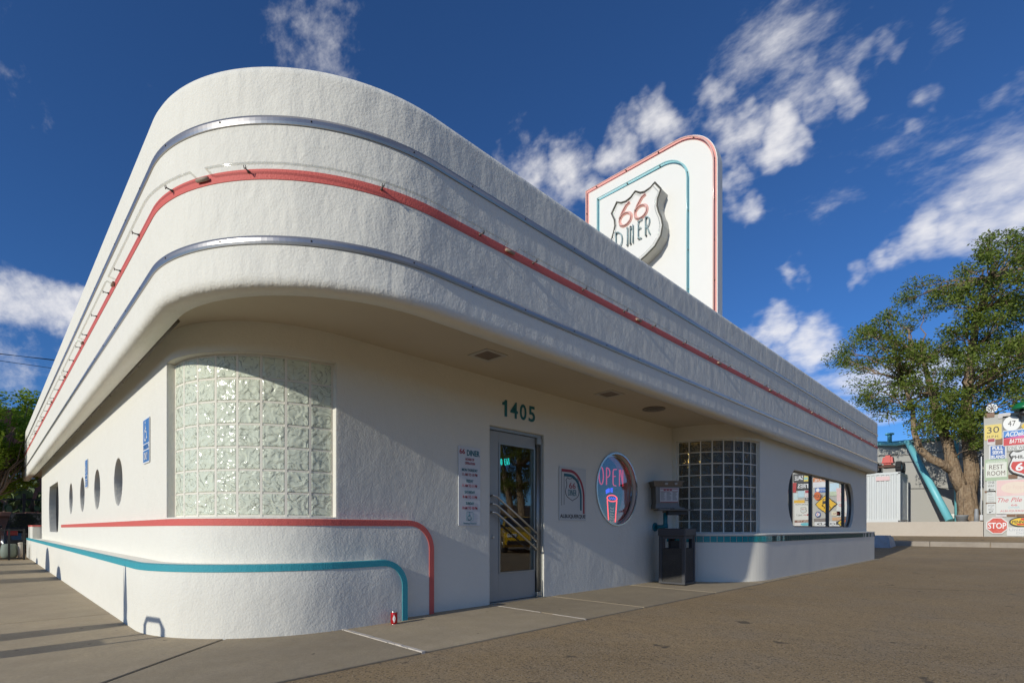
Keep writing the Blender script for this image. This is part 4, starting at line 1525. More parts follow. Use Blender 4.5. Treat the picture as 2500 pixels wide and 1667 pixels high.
# ---- drink can
cp = on_z(962, 1522, .004)
cn = thing('drink_can', 'red drink can standing on the pavement against the white plinth', 'can', (cp.x, cp.y, .003))
can_red = mat('can_red', (.55, .012, .018), .25, .4, coat=.5)
C0 = (cp.x, cp.y, .003)
MB().lathe(C0, [(.027, .0), (.030, .006), (.033, .014), (.033, .105), (.031, .112)], 24).build('body', can_red, cn)
MB().lathe(C0, [(.031, .1125), (.0275, .120), (.028, .1235), (.0265, .1235), (.0255, .119)], 24).build('rim', mat('can_alu', (.8, .8, .8), .25, 1.0), cn)
MB().lathe((cp.x, cp.y, .003), [(.0278, -.002), (.0275, .002)], 24).build('base_rim', MATS['can_alu'], cn)
# white wave swirl on the can
for (ph0, sgn) in ((-2.25, 1), (-2.0, -1)):
    mb = MB(); vs = []
    for i in range(13):
        f = i / 12
        z = .018 + .075 * f
        ph = ph0 + .35 * math.sin(f * 3.1) * sgn
        w_ = .16 * math.sin(math.pi * f) ** .8 + .02
        for dph in (-w_, w_):
            vs.append((cp.x + .0336 * math.cos(ph + dph), cp.y + .0336 * math.sin(ph + dph), .003 + z))
    mb.add(vs, [(2 * i, 2 * i + 1, 2 * i + 3, 2 * i + 2) for i in range(12)])
    mb.build('swirl', wht_txt, cn)

# ------------------------------------------------------------------ roof sign
PX = 9.5
rs = thing('roof_sign', 'tall white rooftop sign panel with pink and teal border tubes', 'sign', (PX + .1, 5.5, 3.7))
SF = Fr((PX, 0, 0), RY)            # a = -y
yn, yf, zt_, rr_ = 4.09, 7.09, 8.49, .80
poly = [(-yf, 3.71), (-yn, 3.71)] + ellipse(-yn - rr_, zt_ - rr_, rr_, rr_, 16, 0, 90, True) + [(-yf, zt_)]
MB().prism(SF, poly, -.21, 0).build('panel', sign_white, rs)


def border(yn_, yf_, zt2, r, w, m, name, zb=3.71, c=.004):
    out = [(-yn_, zb)] + ellipse(-yn_ - r, zt2 - r, r, r, 18, 0, 90, True) + [(-yf_, zt2), (-yf_, zb)]
    inn2 = [(-yn_ - w, zb)] + ellipse(-yn_ - r, zt2 - r, r - w, r - w, 18, 0, 90, True) + [(-yf_ + w, zt2 - w), (-yf_ + w, zb)]
    n_ = len(out)
    mb = MB()
    for (cc) in (c,):
        mb.add([SF.p(a, b, cc) for a, b in out] + [SF.p(a, b, cc) for a, b in inn2] + [SF.p(a, b, -.001) for a, b in out] + [SF.p(a, b, -.001) for a, b in inn2],
               [(i, i + 1, n_ + i + 1, n_ + i) for i in range(n_ - 1)] + [(i, i + 1, 2 * n_ + i + 1, 2 * n_ + i) for i in range(n_ - 1)] + [(n_ + i, n_ + i + 1, 3 * n_ + i + 1, 3 * n_ + i) for i in range(n_ - 1)])
    o = mb.build(name, m, rs)
    mid = [((a + c2) / 2, (b + d2) / 2) for (a, b), (c2, d2) in zip(out, inn2)]
    return mid


pink = mat('sign_pink', (.84, .38, .32), .5)
aqua = mat('sign_aqua', (.30, .60, .63), .5)
mid = border(yn + .015, yf - .01, zt_ - .01, rr_ - .015, .075, pink, 'pink_border')
pink_tube = mat('neon_tube_pink', (.82, .50, .43), .15, coat=.5)
aqua_tube = mat('neon_tube_aqua', (.30, .58, .60), .15, coat=.5)
MB().tube([SF.p(a, b, .06) for a, b in mid], .014, 7).build('neon_tube', pink_tube, rs)
mid2 = border(4.635, 6.76, 8.17, .55, .045, aqua, 'teal_border')
MB().tube([SF.p(a, b, .06) for a, b in mid2], .013, 7).build('neon_tube', aqua_tube, rs)
SP2 = MB().tube([(0, 0, 0), (0, 0, .06)], .012, 6).mesh('standoff', stand_m)
for md_ in (mid, mid2):
    acc_ = .3
    for (a, b), (c, d) in zip(md_, md_[1:]):
        l = math.hypot(c - a, d - b); q_ = acc_
        while q_ < l:
            p = SF.p(a + (c - a) * q_ / l, b + (d - b) * q_ / l, 0)
            M = Matrix((SF.r, SF.u, SF.n)).transposed().to_4x4(); M.translation = p
            inst('standoff', SP2, M, rs)
            q_ += .75
        acc_ = q_ - l
# shield box
shc, shw = 5.655, 1.21
SHZ = 6.94
SHF = Fr((PX - .26, 0, 0), RY)
sp = [(-shc + a * shw, SHZ - .07 + (b - .5) * 1.33) for a, b in shield_pts()]
shd = MB().prism(SHF, sp, -.255, 0).build('shield_box', mat('shield_side', (.50, .49, .44), .5), rs)
sp2 = [(-shc + (a + shc) * .965, SHZ + (b - SHZ) * .965) for a, b in sp]
MB().prism(SHF, sp2, .0, .006).build('shield_face', sign_white, rs)
mb = MB(); mb.tube([SHF.p(a, b, .012) for a, b in sp], .017, 6, closed=True); mb.build('shield_edge', mat('shield_edge', (.09, .085, .065), .5), rs)
spi = [(-shc + (a + shc) * .92, SHZ + (b - SHZ) * .93) for a, b in sp]
mb = MB(); mb.tube([SHF.p(a, b, .035) for a, b in spi], .008, 6, closed=True); mb.build('shield_tube', tube_glass, rs)


def arc(cx, cy, rx, ry, a0, a1, n=10):
    return ellipse(cx, cy, rx, ry, n, a0, a1, True)


LET = {
    'D': [[(0, 0), (0, 1)], [(-.08, 1)] + arc(.0, .5, .52, .5, 90, -90, 12) + [(-.08, 0)]],
    'I': [[(.1, 0), (.1, 1)]],
    'N': [[(0, 0), (0, 1)], [(0, .95), (.12, 1), (.45, .1)], [(.45, 0), (.45, 1)]],
    'n': [[(0, 0), (0, .93), (.1, .85)], [(.1, .85), (.42, .80)], [(.42, 0), (.42, 1)]],
    'E': [[(.5, 1), (.1, .96), (.03, .8), (.03, .15), (.1, .02), (.42, .0)], [(.03, .55), (.36, .57)]],
    'R': [[(0, 0), (0, 1)], [(-.05, 1)] + arc(.1, .73, .35, .27, 90, -90, 10) + [(0, .46)], [(.15, .46), (.5, 0)]],
    'O': [arc(.25, .5, .27, .5, 90, 450, 20)],
    'P': [[(0, 0), (0, 1)], [(0, 1), (.12, 1)] + arc(.12, .73, .3, .27, 90, -90, 10) + [(0, .46)]],
    '6': [[(.5, 1.0), (.34, .93), (.16, .68), (.03, .40)] + arc(.29, .29, .27, .29, 155, 515, 22)],
    'T': [[(.22, 0), (.22, 1)], [(0, 1), (.45, 1)]],
    'A': [[(0, 0), (.22, 1), (.45, 0)], [(.08, .38), (.37, .38)]],
    'W': [[(0, 1), (.13, 0), (.25, .7), (.37, 0), (.5, 1)]],
    'H': [[(0, 0), (0, 1)], [(.42, 0), (.42, 1)], [(0, .5), (.42, .5)]],
    'C': [arc(.27, .5, .27, .5, 50, 310, 14)],
    'F': [[(0, 0), (0, 1), (.42, 1)], [(0, .54), (.34, .54)]],
    ' ': [],
}


def neon_word(F, word, a, b, c, h, wsc, gap, r, m, parent, name='neon_letter', slant=0.0, bend=None, advs=None, sides=6, skew=0.0):
    x = a
    for ch in word:
        st = LET[ch]
        if st:
            mb = MB()
            for s_ in st:
                pts = []
                for (px_, py_) in s_:
                    xx_ = x + px_ * h * wsc + slant * py_ * h
                    zz_ = b + py_ * h + skew * (xx_ - a)
                    if bend:
                        xx_, zz_ = bend(xx_ - a, py_ * h)
                    pts.append(F.p(xx_, zz_, c))
                mb.tube(pts, r, sides)
            mb.build(name, m, parent)
        wd = max([p[0] for s_ in st for p in s_], default=.4)
        x += (wd * wsc * h) + gap
    return x


# painted digits with tubes
pk2 = mat('digit_pink', (.84, .46, .39), .5)
for i, a_ in enumerate((-6.03, -5.67)):
    neon_word(SHF, '6', a_, 7.12, .0, .43, 1.18, .0, .036, pk2, rs, 'digit', sides=6)
    neon_word(SHF, '6', a_, 7.12, .05, .43, 1.18, .0, .011, pink_tube, rs, 'digit_tube')
grey_tube = mat('neon_tube_grey', (.36, .47, .47), .2, coat=.5)
tip_m = mat('tube_tip', (.05, .05, .045), .5)
lsp = mat('letter_paint', (.38, .47, .46), .6)
for (wd, a_, ws) in (('D', -6.10, .78), ('I', -5.84, .5), ('n', -5.76, .42), ('E', -5.58, .52), ('R', -5.41, .52)):
    z_, hh = (6.68, .37) if wd not in 'ER' else (6.71, .37)
    neon_word(SHF, wd, a_, z_, .045, hh, ws, .05, .011, grey_tube, rs)
    neon_word(SHF, wd, a_, z_, .002, hh, ws, .05, .013, lsp, rs, 'letter')
    for q_ in (z_ + .01, z_ + hh - .02):
        MB().tube([SHF.p(a_ + .01, q_, .0), SHF.p(a_ + .01, q_, .05)], .015, 6).build('tube_tip', tip_m, rs)

# ------------------------------------------------------------------ neon in the windows
NF = Fr((0, 4.76, 0), RX)
red_neon = mat('neon_red', (.6, .02, .02), .3, emit=((1.0, .06, .05), 2.2))
pink_neon = mat('neon_pink', (.5, .02, .05), .3, emit=((1.0, .05, .10), .65))
blue_neon = mat('neon_blue', (.02, .03, .5), .3, emit=((.06, .10, 1.0), 1.5))
cyan_neon = mat('neon_cyan', (.02, .3, .3), .3, emit=((.02, .75, .65), 1.1))
white_neon = mat('neon_white', (.4, .36, .33), .3, emit=((.8, .65, .5), .25))
os_ = thing('open_sign', 'red neon OPEN sign hanging inside the large round window', 'neon sign', (7.0, 4.76, 1.6))
p0 = on_y(1463, 1181, 4.76); p1 = on_y(1532, 1181, 4.76)
zo = on_y(1470, 1182, 4.76).z; ho = on_y(1470, 1140, 4.76).z - zo
neon_word(NF, 'OPEN', p0.x, zo, 0, ho, .80, .085, .009, pink_neon, os_)
MB().box(6.55, 7.45, 4.775, 4.78, zo - .02, zo - .01).build('mount_bar', black, os_)
cs = thing('cup_sign', 'neon coffee cup sign with blue lettering inside the round window', 'neon sign', (6.9, 4.76, 1.0))
ce = on_y(1494.5, 1216, 4.76)
mb = MB().tube([NF.p(ce.x + a, ce.z + b, 0) for a, b in ellipse(0, 0, .14, .05, 24)], .009, 6, closed=True)
zb_ = on_y(1494, 1278, 4.76).z
mb.tube([NF.p(ce.x - .135, ce.z - .03, 0), NF.p(ce.x - .10, zb_ + .04, 0), NF.p(ce.x - .075, zb_, 0), NF.p(ce.x + .07, zb_, 0), NF.p(ce.x + .09, zb_ + .04, 0), NF.p(ce.x + .13, ce.z - .03, 0)], .009, 6)
mb.build('cup_outline', red_neon, cs)
neon_word(NF, 'WITH ICE', ce.x - .19, ce.z + .075, 0, .065, .62, .012, .0055, blue_neon, cs, bend=lambda x, y: (ce.x - .17 + x * .95, ce.z + .065 + y + .035 * math.sin(math.pi * min(1, max(0, x / .34)))))
mb = MB()
for k in range(4):
    x_ = ce.x - .09 + .05 * k
    mb.tube([NF.p(x_, ce.z - .02, .004), NF.p(x_ + .02, ce.z + .02, .004), NF.p(x_ + .04, ce.z - .015, .004)], .005, 5)
mb.build('ice_outline', blue_neon, cs)
VF = Fr((0, 4.76, 0), (0, 0, 1), (-1, 0, 0))
neon_word(VF, 'COFFEE', zb_ + .03, -ce.x - .045, 0, .095, .55, .018, .0045, white_neon, cs)
es = thing('eat_sign', 'cyan neon words TO EAT behind the entrance door glass', 'neon sign', (4.55, 4.86, 1.7))
EF = Fr((0, 4.86, 0), RX)
q0 = on_y(1218, 1130, 4.86); q1 = on_y(1257, 1113, 4.86)
ang_ = math.atan2(q1.z - q0.z, q1.x - q0.x)
neon_word(EF, 'TO EAT', 0, 0, 0, .075, .62, .018, .006, cyan_neon, es, bend=lambda x, y: (q0.x + x * .92 - y * .35 * (x / .3), q0.z - .02 + y + .32 * x * x + .02 * x))
MB().box(q0.x - .05, q0.x + .4, 4.88, 4.884, q0.z - .03, q0.z - .024).build('mount_bar', black, es)
lamp = thing('pendant_lamp', 'warm glowing lamp seen through the top of the bay glass blocks', 'lamp', (9.75, 5.2, 2.2))
MB().lathe((9.80, 5.10, 2.22), [(.05, 0), (.07, .05), (.05, .11), (.02, .14)], 14).build('bulb', mat('bulb', (1, .7, .3), .3, emit=((1.0, .55, .16), 30)), lamp)
MB().tube([(9.80, 5.10, 2.36), (9.80, 5.10, Z_SOF)], .008, 6).build('cord', black, lamp)

# ------------------------------------------------------------------ background, right side
XW = 32.0
# low cream planter wall, gravel bed, grey building
pw_ = MB().box(XW + .02, XW + .27, 1.52, 14, .3, 1.255, .012).build('planter_wall', conc_pale)
tag(pw_, 'low cream retaining wall in front of the storage container', 'wall')
MB().box(XW + .015, XW + .3, 6.05, 6.5, .98, 1.16).build('wall_vent', black, pw_)
mb = MB()
xs = [XW + .2 + .35 * i for i in range(15)]; ys = [1.0 + .4 * i for i in range(34)]
random.seed(9)
vs = [(x, y, 1.225 + random.uniform(-.025, .035)) for x in xs for y in ys]
m_ = len(ys)
mb.add(vs, [(i * m_ + j, (i + 1) * m_ + j, (i + 1) * m_ + j + 1, i * m_ + j + 1) for i in range(len(xs) - 1) for j in range(m_ - 1)])
g = mb.build('gravel', gravel_m); tag(g, 'tan gravel bed behind the low cream wall', 'gravel', kind='stuff')

gb = thing('grey_building', 'plain grey walled building behind the elm and container', 'building', (37, 4, 1))
MB().box(36.9, 44, -14, 14, .6, 5.75).build('wall', grey_wall, gb)
MB().box(36.8, 44.1, -14.1, 14.1, 5.75, 5.95, .02).build('roof_trim', mat('teal_trim', (.01, .14, .16), .5), gb)
for i, z_ in enumerate((5.15, 4.7, 3.15)):
    pts = [(36.82, y_, z_ + .05 * math.sin(y_ * 1.1 + i)) for y_ in np.linspace(.5, 9, 14)]
    MB().tube(pts, .012, 5).build('wall_cable', black, gb)
MB().tube([(36.6, 2.55, 1.1), (36.6, 2.55, 1.85), (36.6, 2.2, 1.85), (36.6, 2.2, 2.0)], .05, 8).build('gas_pipe', dark_metal, gb)
MB().box(36.4, 36.7, 2.75, 3.05, 1.45, 1.7, .03).build('gas_meter', alum, gb)
# teal leaning pipe, horizontal run along the roof edge and a short upright
teal_l = mat('teal_pipe_light', (.20, .60, .66), .4, var=(3, .25, (.16, .53, .60)), spec=.5)
lp = thing('leaning_pipe', 'large turquoise pipe leaning down from the roof edge beside the elm', 'pipe', (34.2, 2.9, 1.2))
a = on_x(2319, 1271, 34.2); b = on_x(2217, 1080, 36.2)
MB().tube([a, a.lerp(b, .5), b], [.175, .165, .15], 18).build('shaft', teal_l, lp)
c_ = a.lerp(b, .62); d_ = (b - a).normalized()
MB().tube([c_, c_ + d_ * .03], .175, 18).build('seam', teal_l, lp)
e_ = on_x(2140, 1082, 36.6)
MB().tube([b, b + Vector((.3, .15, .08)), Vector((36.6, b.y + .6, b.z + .05)), e_], .13, 12).build('roof_run', teal_l, lp)
t1 = on_x(2172, 1079, 36.5)
MB().tube([t1, t1 + Vector((0, 0, .45))], .11, 10).tube([t1 + Vector((0, 0, .42)), t1 + Vector((0, 0, .5))], .22, 12).build('roof_cap', teal_l, lp)
up_ = thing('upright_pipe', 'thin upright turquoise pipe close behind the elm trunk', 'pipe', (35.5, 2.7, 1.2))
a = on_x(2335, 1264, 35.5)
MB().tube([(35.5, a.y, 1.15), (35.5, a.y, 5.6)], .09, 12).build('shaft', teal_l, up_)
MB().tube([(35.5, a.y, 3.1), (35.5, a.y, 3.2)], .115, 12).build('collar', teal_l, up_)

# storage container
ct = thing('storage_container', 'white corrugated storage container standing behind the low cream wall', 'container', (33.4, 6, 1.25))
cy0 = on_x(2198, 1200, 33.2).y
cx0, cx1, cz0, cz1 = 33.2, 35.7, 1.25, 3.86
cy1 = cy0 + 2.44


def corr(p, q, z0, z1, n, depth, name, m, parent):
    """corrugated sheet between two plan points"""
    P = Vector((p[0], p[1])); Q = Vector((q[0], q[1])); d = (Q - P); nr = Vector((d.y, -d.x)).normalized()
    prof = []
    for i in range(n):
        for f, o in ((0, 0), (.35, 0), (.5, 1), (.85, 1)):
            prof.append((P + d * ((i + f) / n) - nr * depth * o))
    prof.append(Q)
    vs = [(v.x, v.y, z) for z in (z0, z1) for v in prof]
    k_ = len(prof)
    mb = MB(); mb.add(vs, [(i, i + 1, k_ + i + 1, k_ + i) for i in range(k_ - 1)])
    return mb.build(name, m, parent, fix=False)


corr((cx0 + .03, cy1 - .06), (cx0 + .03, cy0 + .06), cz0 + .16, cz1 - .12, 11, .035, 'end_panel', cont_white, ct)
corr((cx0 + .06, cy0 + .03), (cx1 - .06, cy0 + .03), cz0 + .16, cz1 - .12, 9, .05, 'side_panel', cont_white, ct)
for x_ in (cx0, cx1 - .1):
    for y_ in (cy0, cy1 - .1):
        MB().box(x_, x_ + .1, y_, y_ + .1, cz0, cz1, .01).build('corner_post', cont_white, ct)
for z_ in (cz0, cz1 - .12):
    h_ = .16 if z_ == cz0 else .12
    MB().box(cx0 + .012, cx0 + .09, cy0 + .1, cy1 - .1, z_ + .002, z_ + h_).build('end_rail', cont_white, ct)
    MB().box(cx0 + .1, cx1 - .1, cy0 + .012, cy0 + .09, z_ + .002, z_ + h_).build('side_rail', cont_white, ct)
MB().box(cx0 + .02, cx1 - .02, cy0 + .02, cy1 - .02, cz1 - .03, cz1 - .005).build('roof', cont_white, ct)
CF = Fr((cx0, 0, 0), RY)
MB().prism(CF, [(-cy0 - 1.05, cz1 - .42), (-cy0 - .45, cz1 - .42), (-cy0 - .45, cz1 - .2), (-cy0 - 1.05, cz1 - .2)], -.001, .012).build('sticker', flat('pale_pink', (.72, .5, .48)), ct)
for z_ in (cz0 + .06, cz1 - .07):
    MB().prism(CF, ellipse(-cy0 - .05, z_, .045, .045, 12), 0, .004).build('corner_hole', black, ct)

# red quad bike on top of the container
qd = thing('quad_bike', 'small red quad bike parked on top of the storage container', 'quad bike', (33.9, cy0 + 1.1, cz1))
qy = on_x(2170, 1140, 33.9).y
qz = cz1
for dx in (-.45, .5):
    for dy in (-.5, .5):
        t_ = MB().tube([(33.9 + dx, qy + dy - .12, qz + .27), (33.9 + dx, qy + dy + .12, qz + .27)], .27, 16)
        o = t_.build('wheel', rubber, qd)
        WORLD[o.name] = Matrix.Identity(4)
        MB().tube([(33.9 + dx, qy + dy - .125, qz + .27), (33.9 + dx, qy + dy + .125, qz + .27)], .13, 12).build('rim', steel, o)
        for k in range(12):
            a_ = 2 * math.pi * k / 12
            MB().box(33.9 + dx + .27 * math.cos(a_) - .03, 33.9 + dx + .27 * math.cos(a_) + .03, qy + dy - .11, qy + dy + .11, qz + .27 + .27 * math.sin(a_) - .03, qz + .27 + .27 * math.sin(a_) + .03).build('tread_block', rubber, o)
qr = mat('quad_red', (.55, .045, .025), .4, coat=.3)
bm = bmesh.new(); bmesh.ops.create_cube(bm, size=1)
bmesh.ops.scale(bm, vec=(.75, .52, .5), verts=bm.verts)
for v in bm.verts:
    if v.co.z > 0: v.co.y *= .75; v.co.x *= .7
bmesh.ops.bevel(bm, geom=bm.edges[:], offset=.09, segments=2, affect='EDGES')
bmesh.ops.translate(bm, vec=(33.75, qy, qz + .68), verts=bm.verts)
MB().bm(bm).build('body', qr, qd)
MB().box(33.5, 34.4, qy - .28, qy + .28, qz + .3, qz + .42, .04).build('chassis', mat('chassis_brown', (.12, .06, .04), .7), qd)
MB().box(33.38, 33.5, qy - .35, qy + .35, qz + .28, qz + .36, .03).build('bumper', MATS['chassis_brown'], qd)
MB().tube([(33.75, qy - .42, qz + .98), (33.8, qy, qz + .95), (33.75, qy + .42, qz + .98)], .025, 8).build('handlebar', black, qd)
MB().box(34.0, 34.5, qy - .15, qy + .15, qz + .75, qz + .86, .04).build('seat', black, qd)

# pot, cone and conduit beside the trunk
a = on_x(2348, 1268, 32.7)
pt = thing('tub', 'round grey tub standing on the gravel beside the elm trunk', 'tub', (32.7, a.y, 1.24))
MB().lathe((32.7, a.y, 1.235), [(.19, 0), (.235, .26), (.25, .27), (.25, .33), (.225, .33), (.2, .28)], 20).build('body', mat('tub_grey', (.26, .27, .27), .6), pt)
a = on_x(2384, 1266, 32.7)
cnv = thing('grey_cone', 'slim grey bollard on a flat foot beside the elm trunk', 'bollard', (32.7, a.y, 1.24))
MB().lathe((32.7, a.y, 1.235), [(.10, .03), (.085, .3), (.07, .55), (.06, .62)], 14).build('post', mat('cone_grey', (.34, .35, .36), .6), cnv)
MB().box(32.5, 32.9, a.y - .2, a.y + .2, 1.232, 1.27, .01).build('foot', MATS['cone_grey'], cnv)
a = on_x(2402, 1250, 32.05)
cd_ = thing('conduit', 'thin white conduit running up the edge of the sign wall', 'conduit', (31.97, 1.58, 1.3))
MB().tube([(31.95, 1.58, 1.3), (31.95, 1.58, 4.2)], .022, 8).build('pipe', wht_txt, cd_)
MB().box(31.92, 31.99, 1.53, 1.63, 1.3, 1.55, .006).build('box', flat('conduit_box', (.6, .6, .58)), cd_)
# painted concrete block beyond the diner's end
cbk = MB()
cbk.add([(25.5, 3.95, .05), (27.1, 4.0, .1), (27.1, 7.5, .1), (25.5, 7.5, .05), (25.6, 4.06, .64), (27.0, 4.12, .64), (27.0, 7.5, .64), (25.6, 7.5, .64)],
        [(0, 1, 5, 4), (1, 2, 6, 5), (2, 3, 7, 6), (3, 0, 4, 7), (4, 5, 6, 7), (0, 3, 2, 1)])
bm = bmesh.new(); me_ = cbk.mesh('t', asphalt); bm.from_mesh(me_); bmesh.ops.bevel(bm, geom=bm.edges[:], offset=.06, segments=2, affect='EDGES')
o = MB().bm(bm).build('concrete_barrier', mat('pale_blue_paint', (.42, .48, .54), .8, var=(5, .6, (.30, .30, .28))))
tag(o, 'pale blue painted concrete barrier beyond the right end of the diner', 'barrier')

# ------------------------------------------------------------------ the sign covered wall
sgw = MB().box(XW, XW + .3, -6.5, 1.5, .4, 6.05, .01).build('sign_wall', mat('sign_wall_paint', (.50, .49, .44), .8, var=(1, .3, (.42, .41, .37))))
tag(sgw, 'tall pale wall covered with old road and petrol signs', 'wall')
KW = Fr((XW - .02, 0, 0), RY)


def kp(px, py):
    """plane coordinates of a crop pixel on the sign wall (crop of the photo's right edge)"""
    p = on_x(2390 + px / 4.48, 980 + py / 4.48, XW - .02)
    return -p.y, p.z


_k = [0]


def wsign(name, label, a0, a1, b0, b1, col, shape='rect', edge=None, cat='sign', rough=.5, c=None, var=None):
    _k[0] += 1
    t_ = thing(name, label, cat, (XW - .03, -(a0 + a1) / 2, b0), 'signs on the sign wall')
    off = c if c is not None else .004 * (_k[0] % 4)
    ax, bx_ = (a0 + a1) / 2, (b0 + b1) / 2
    if shape == 'rect':
        pl = rrect(a0, a1, b0, b1, min(.03, (a1 - a0) * .1, (b1 - b0) * .1), 2)
    elif shape == 'oval':
        pl = ellipse(ax, bx_, (a1 - a0) / 2, (b1 - b0) / 2, 32)
    elif shape == 'oct':
        pl = [(ax + (a1 - a0) / 2 * x / .924, bx_ + (b1 - b0) / 2 * y / .924) for x, y in [(math.cos(R(22.5 + 45 * i)), math.sin(R(22.5 + 45 * i))) for i in range(8)]]
    elif shape == 'dia':
        pl = [(ax, b0), (a1, bx_), (ax, b1), (a0, bx_)]
    elif shape == 'shield':
        pl = [(ax + x * (a1 - a0), b0 + y / 1.14 * (b1 - b0)) for x, y in shield_pts()]
    if edge:
        pe = pl
        sx = 1 - .10 / max(.2, (a1 - a0)); sz = 1 - .10 / max(.2, (b1 - b0))
        pl2 = [(ax + (p - ax) * sx, bx_ + (q_ - bx_) * sz) for p, q_ in pl]
        MB().prism(KW, pe, -.015, .012 + off).build('rim', flat('rim_%s' % name, edge), t_)
        MB().prism(KW, pl2, .0, .020 + off).build('plate', flat(name, col, rough, var=var), t_)
        F2 = Fr(KW.p(0, 0, .021 + off), RY)
    else:
        MB().prism(KW, pl, -.015, .012 + off).build('plate', flat(name, col, rough, var=var), t_)
        F2 = Fr(KW.p(0, 0, .013 + off), RY)
    return t_, F2


def rect_of(x0, x1, y0, y1):
    a0, b1 = kp(x0, y0); a1, b0 = kp(x1, y1)
    return a0, a1, b0, b1


def lett(t_, F2, body, a, b, w, h, m, **k):
    return fit_text('lettering', body, F2, a, b, .001, w, h, m, t_, **k)


def mid_of(r):
    return (r[0] + r[1]) / 2, (r[2] + r[3]) / 2, r[1] - r[0], r[3] - r[2]


r_ = rect_of(62, 248, 262, 408)
t_, F2 = wsign('speed_sign', 'yellow square sign reading 30 M.P.H. near the wall top', *r_, (.72, .56, .13)); x, y, w, h = mid_of(r_)
lett(t_, F2, '30', x, y + h * .15, w * .72, h * .42, blk_txt); lett(t_, F2, 'M.P.H.', x, y - h * .3, w * .72, h * .16, blk_txt)
r_ = rect_of(258, 462, 165, 315)
t_, F2 = wsign('route_sign', 'dark square sign with white oval reading 47', *r_, (.17, .165, .15)); x, y, w, h = mid_of(r_)
MB().prism(F2, ellipse(x, y, w * .47, h * .47, 32), 0, .006).build('oval', wht_txt, t_)
fit_text('lettering', '47', F2, x, y, .007, w * .42, h * .34, blk_txt, t_)
r_ = rect_of(262, 560, 318, 395)
t_, F2 = wsign('battery_sign', 'blue sign with slanted white letters above a red panel', r_[0], r_[1], rect_of(262, 560, 318, 468)[2], r_[3], (.62, .62, .60)); x, y, w, h = mid_of(r_)
MB().prism(F2, [(r_[0] + .02, y - h * .42), (r_[1], y - h * .42), (r_[1], y + h * .4), (r_[0] + .02, y + h * .4)], 0, .004).build('blue_panel', flat('delco_blue', (.03, .20, .55)), t_)
MB().prism(F2, [(r_[0] + .02, y - h * .42), (r_[1], y - h * .42), (r_[1], y - h * .12), (r_[0] + .02, y - h * .34)], .004, .006).build('pink_flash', flat('flash_pink', (.65, .1, .3)), t_)
fit_text('lettering', 'ACDelco', F2, x, y + h * .05, .006, w * .85, h * .5, wht_txt, t_, shear=.3, offset=.02)
r2 = rect_of(262, 560, 395, 466); x, y, w, h = mid_of(r2)
MB().prism(F2, [(r2[0] + .02, r2[2] + .02), (r2[1], r2[2] + .02), (r2[1], r2[3]), (r2[0] + .02, r2[3])], 0, .004).build('red_panel', flat('battery_red', (.55, .02, .03)), t_)
fit_text('lettering', 'BATTERIES', F2, x + .1, y, .006, w * .75, h * .5, wht_txt, t_, shear=.3, offset=.02)
r_ = rect_of(110, 302, 480, 632)
t_, F2 = wsign('service_sign', 'blue sign reading FULL SERVE ISLAND in white capitals', *r_, (.025, .12, .38), edge=(.62, .62, .6)); x, y, w, h = mid_of(r_)
for s_, k in (('FULL', .28), ('SERVE', -.0), ('ISLAND', -.29)):
    lett(t_, F2, s_, x, y + h * k, w * (.78 if s_ == 'ISLAND' else .6), h * .22, wht_txt, offset=.03)
r_ = rect_of(305, 560, 478, 530)
t_, F2 = wsign('one_way_sign', 'long narrow ONE WAY sign above the red and white shield', *r_, (.66, .66, .62), edge=(.3, .3, .27)); x, y, w, h = mid_of(r_)
lett(t_, F2, 'ONE WAY', x, y, w * .8, h * .5, flat('grey_txt', (.12, .12, .11)))
r_ = rect_of(66, 315, 660, 835)
t_, F2 = wsign('rest_room_sign', 'cream REST ROOM sign with pale green arched bands', *rect_of(66, 315, 635, 858), (.36, .46, .30)); x, y, w, h = mid_of(r_)
MB().prism(F2, [(r_[0] + .03, r_[2] + .06), (r_[1] - .03, r_[2] + .06), (r_[1] - .03, r_[3] - .06), (r_[0] + .03, r_[3] - .06)], 0, .005).build('panel', flat('restroom_cream', (.68, .69, .60)), t_)
bt = flat('brown_txt', (.09, .05, .04))
fit_text('lettering', 'REST', F2, x, y + h * .17, .006, w * .62, h * .26, bt, t_); fit_text('lettering', 'ROOM', F2, x, y - h * .19, .006, w * .78, h * .26, bt, t_)
fit_text('lettering', 'REGISTERED', F2, x, r_[3] - .01, .002, w * .75, h * .07, wht_txt, t_)
# red and white petrol shield, cut by the frame
r_ = rect_of(318, 660, 535, 815)
t_, F2 = wsign('petrol_shield', 'large red and white petrol shield with a thick black rim', *r_, (.70, .70, .67), shape='shield', edge=(.03, .03, .028), c=.12); x, y, w, h = mid_of(r_)
pl = [(x + a * w * .80, r_[2] + .12 + b / 1.14 * h * .80) for a, b in shield_pts() if b < .75]
pl = [p for p in pl if p[1] < y + h * .09]
lo = sorted(pl, key=lambda p: math.atan2(p[1] - y + .3, p[0] - x))
MB().prism(F2, lo + [], 0, .004).build('red_field', flat('petrol_red', (.55, .03, .025)), t_)
fit_text('lettering', 'PHILLIPS', F2, x, y + h * .23, .002, w * .74, h * .12, blk_txt, t_, offset=.03)
fit_text('lettering', '66', F2, x, y - h * .13, .006, w * .5, h * .30, wht_txt, t_, shear=.1, offset=.03)
r_ = rect_of(85, 182, 865, 985)
t_, F2 = wsign('arrow_sign', 'small white ONE WAY sign with a left arrow', *r_, (.62, .63, .58)); x, y, w, h = mid_of(r_)
lett(t_, F2, 'ONE', x, y + h * .32, w * .75, h * .2, blk_txt); lett(t_, F2, 'WAY', x, y + h * .02, w * .75, h * .2, blk_txt)
